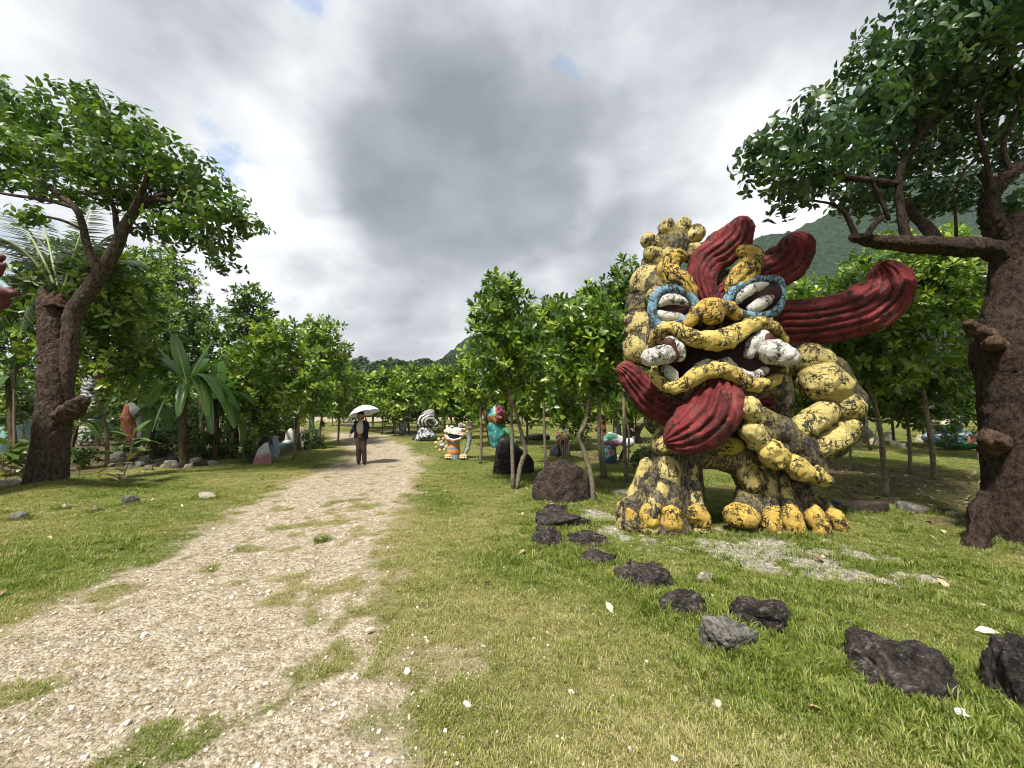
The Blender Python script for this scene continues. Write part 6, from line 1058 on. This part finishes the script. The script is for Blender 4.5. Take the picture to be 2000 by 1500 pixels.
for i, a in enumerate([('broad leaved shrub at the left edge above the teal boulder', 40, 890, 695, 52, .22, 12, 'leaf_shrub'), ('low shrub right of the broken trunk under the white figure', 205, 872, 765, 42, .2, 12, 'leaf_shrub'), ('dark shrub behind the rust orange statue', 300, 862, 790, 60, .2, 11, 'leaf_dark'), ('low shrub at the foot of the big banana plant', 330, 885, 812, 48, .18, 12, 'leaf_shrub'), ('dark shrub filling the space behind the painted boulders', 545, 858, 790, 45, .2, 12, 'leaf_dark'), ('small leaved shrub beside the left foot of the yellow statue', 1258, 925, 858, 34, .07, 20, 'leaf_shrub'), ('dark bush among the thin stems behind the owl statue', 1135, 880, 770, 42, .15, 12, 'leaf_dark'), ('dark thicket of small leaves behind the leaning pale stem', 1700, 880, 650, 90, .16, 11, 'leaf_dark'), ('dark thicket of small leaves behind the second leaning stem', 1850, 880, 640, 80, .16, 11, 'leaf_dark'), ('thicket of small leaves behind the raised paw', 1590, 876, 640, 60, .16, 11, 'leaf_dark'), ('bush with pale leaves at the lawn edge behind the umbrella', 672, 826, 790, 30, .3, 12, 'leaf_shrub'), ('dark bush between the left row stems', 470, 862, 790, 50, .2, 10, 'leaf_dark'), ('leafy bush behind the trunk at the far left', 70, 870, 730, 60, .22, 10, 'leaf_dark'), ('dark bush closing the gap under the left trees', 400, 850, 770, 60, .24, 10, 'leaf_dark'), ('bush behind the white figure', 240, 850, 740, 55, .24, 10, 'leaf_dark'), ('leafy bush hiding the foot of the big banana plant', 366, 903, 832, 30, .15, 12, 'leaf_shrub'), ('low weedy bush on the soil right of the slim pale stem', 248, 892, 862, 22, .12, 12, 'leaf_shrub'), ('leafy bush under the left part of the big banana plant', 318, 893, 838, 36, .16, 12, 'leaf_dark'), ('leafy bush under the right part of the big banana plant', 402, 892, 835, 38, .16, 12, 'leaf_dark'), ('low bush at the edge of the left bed near the sapling', 440, 895, 850, 34, .15, 12, 'leaf_shrub'), ('small bush close to the left side of the egg shaped boulder', 486, 902, 862, 24, .13, 12, 'leaf_dark'), ('bush at the foot of the many stemmed tree', 612, 876, 842, 26, .15, 12, 'leaf_shrub'), ('low bush right behind the broken trunk', 160, 915, 868, 24, .13, 12, 'leaf_dark'), ('broad leaved bush in front of the teal boulder', 66, 915, 862, 34, .18, 10, 'leaf_shrub'), ('dark bush deep in the left bed behind the slim pale stem', 190, 858, 780, 60, .26, 10, 'leaf_dark'), ('dark bush deep in the left bed behind the banana stems', 350, 848, 765, 70, .28, 10, 'leaf_dark'), ('dark bush at the back of the bed near the painted boulders', 510, 848, 775, 55, .28, 10, 'leaf_dark'), ('dark bush at the far back on the left edge', 110, 846, 760, 70, .28, 10, 'leaf_dark')]):
    shrub(a[0], *a[1:5], 300 + i, a[5], a[6], a[7])
def strap_plant(label, px, py, tips, seed, L=.7, dry=False, name='ginger_plant'):
    r = np.random.default_rng(seed); b = gp(px, py); root = thing(name, label, 'plant', (b[0], b[1], 0), 'strap leaved plants'); top = at(tips[0], tips[1], b[1]); P, Q = tube(np.array([b - [0, 0, .03], (b + top) / 2 + [.05, 0, 0], top]), [.012, .009, .005], 6, 12); make('stalk', P, q2t(Q), M['bark_thin'], root); n = 18
    for k in range(n):
        t = (k + .5) / n; p = b + (top - b) * t; a = r.uniform(0, 6.28); d = np.array([math.cos(a) * 1.0, math.sin(a) * .6, r.uniform(.0, .7)]); V, T, R_, Qr = banana_leaf(p, p + d * L * .5 + [0, 0, .06], p + d * L * r.uniform(.7, 1.0) - [0, 0, r.uniform(.0, .3) * L], .075 * (L / .7), r, 12, 1, 0); isdry = dry and t < .45; make('leaf', V, T, M['leaf_dry' if isdry else 'leaf_shrub'], root, attrs=dict(tint=np.full(len(V), r.uniform(.3, .9))))
strap_plant('leaning stalk with long drying leaves in front of the rust orange statue', 235, 945, (262, 840), 1, .62, True); strap_plant('clump of long strap leaves left of the broken trunk', 20, 930, (14, 862), 2, .7, True); strap_plant('strap leaved clump at the left edge of the lawn', -10, 950, (8, 880), 3, .7, True); strap_plant('strap leaved clump touching the foot of the broken trunk', 48, 948, (56, 890), 4, .5); strap_plant('thin young sapling at the edge of the left bed', 470, 905, (474, 862), 7, .3)
# fallen leaves
lsrc = []
for i in range(3):
    r = np.random.default_rng(400 + i); V, T = leaves(np.array([[-.5, 0, 0]]), np.array([[1.0, 0, 0.05]]), np.array([[0, 0, 1.0]]), np.array([1.0]), np.array([.45]), r, fold=.5 + .3 * i, droop=.25 - .2 * i); lsrc.append(source('fallen_leaf_%d' % i, V, T, M['fallen'] if 'fallen' in M else M.setdefault('fallen', (lambda: (lambda m, t, b, o: (t.put(b.inputs['Base Color'], t.ramp(attr(t, 'tint', 'INSTANCER'), [(0, (.07, .04, .02)), (.4, (.22, .15, .075)), (.75, (.42, .34, .2)), (1, (.5, .44, .33))])), m)[1])(*newmat('fallen_leaf')))())))
x, y = frustum_points(9000, 2.0, 30.0, .9); pa, di, li, dr = masks(x, y); kp = rng.uniform(0, 1, len(x)) < .035 + .75 * li + .05 * (y > 6); kp &= pa < .6; x, y = x[kp], y[kp]; n = len(x)
scatter('fallen_leaves', np.stack([x, y, gz(x, y) + .022], 1), np.stack([rng.normal(0, .35, n), rng.normal(0, .35, n), rng.uniform(0, 6.28, n)], 1), rng.uniform(.05, .13, n), rng.integers(0, 3, n), np.clip(rng.normal(.6, .25, n), 0, 1), lsrc, 'dry fallen leaves lying under the trees', 'leaves')

# longer grass round the stones and against the feet of things
x, y = [], []
for cx, cy_, rx, ry in ROCKS:
    if cy_ > 9: continue
    k = int(90 * (rx + ry)) + 14; a = rng.uniform(0, 6.28, k); q = rng.uniform(.82, 1.35, k); x.append(cx + rx * q * np.cos(a)); y.append(cy_ + ry * q * np.sin(a))
for px, py, rx, ry, k in ((1300, 1042, .5, .12, 60), (1530, 1050, .8, .12, 90), (1960, 1062, .6, .3, 80), (95, 950, .8, .4, 80), (1040, 1060, .8, .6, 120), (1900, 1430, .5, .35, 120), (1500, 1300, .9, .3, 120)):
    c = gp(px, py); x.append(c[0] + rx * rng.normal(0, .6, k)); y.append(c[1] + ry * rng.normal(0, .6, k))
x, y = np.concatenate(x), np.concatenate(y); n = len(x)
scatter('long_grass', np.stack([x, y, gz(x, y)], 1), np.stack([rng.normal(0, .2, n), rng.normal(0, .2, n), rng.uniform(0, 6.28, n)], 1), rng.uniform(.7, 1.5, n), np.full(n, 3), np.clip(rng.normal(.25, .15, n), 0, 1), gsrc, 'longer green grass growing round the stones', 'grass')

# ------------------------------------------------------------------ humid air over the whole valley
HAZE = 0.0002
def haze():
    V = np.array([(x, y, z) for z in (-2.0, 330.0) for x, y in ((-1600, -80), (1900, -80), (1900, 680), (-1600, 680))], float); Q = np.array([(3, 2, 1, 0), (4, 5, 6, 7), (0, 1, 5, 4), (1, 2, 6, 5), (2, 3, 7, 6), (3, 0, 4, 7)])
    m = bpy.data.materials.new('humid_air'); m.use_nodes = True; t = Tree(m.node_tree); o = t.n('ShaderNodeOutputMaterial'); v = t.n('ShaderNodeVolumePrincipled'); v.inputs['Color'].default_value = (.80, .90, 1.0, 1); v.inputs['Density'].default_value = HAZE; v.inputs['Anisotropy'].default_value = 0.2; t.put(o.inputs['Volume'], v.outputs[0])
    h = make('haze', V, Q, m, smooth=False); tag(h, 'thin bluish haze in the air in front of the mountain', 'haze', kind='stuff')
haze()
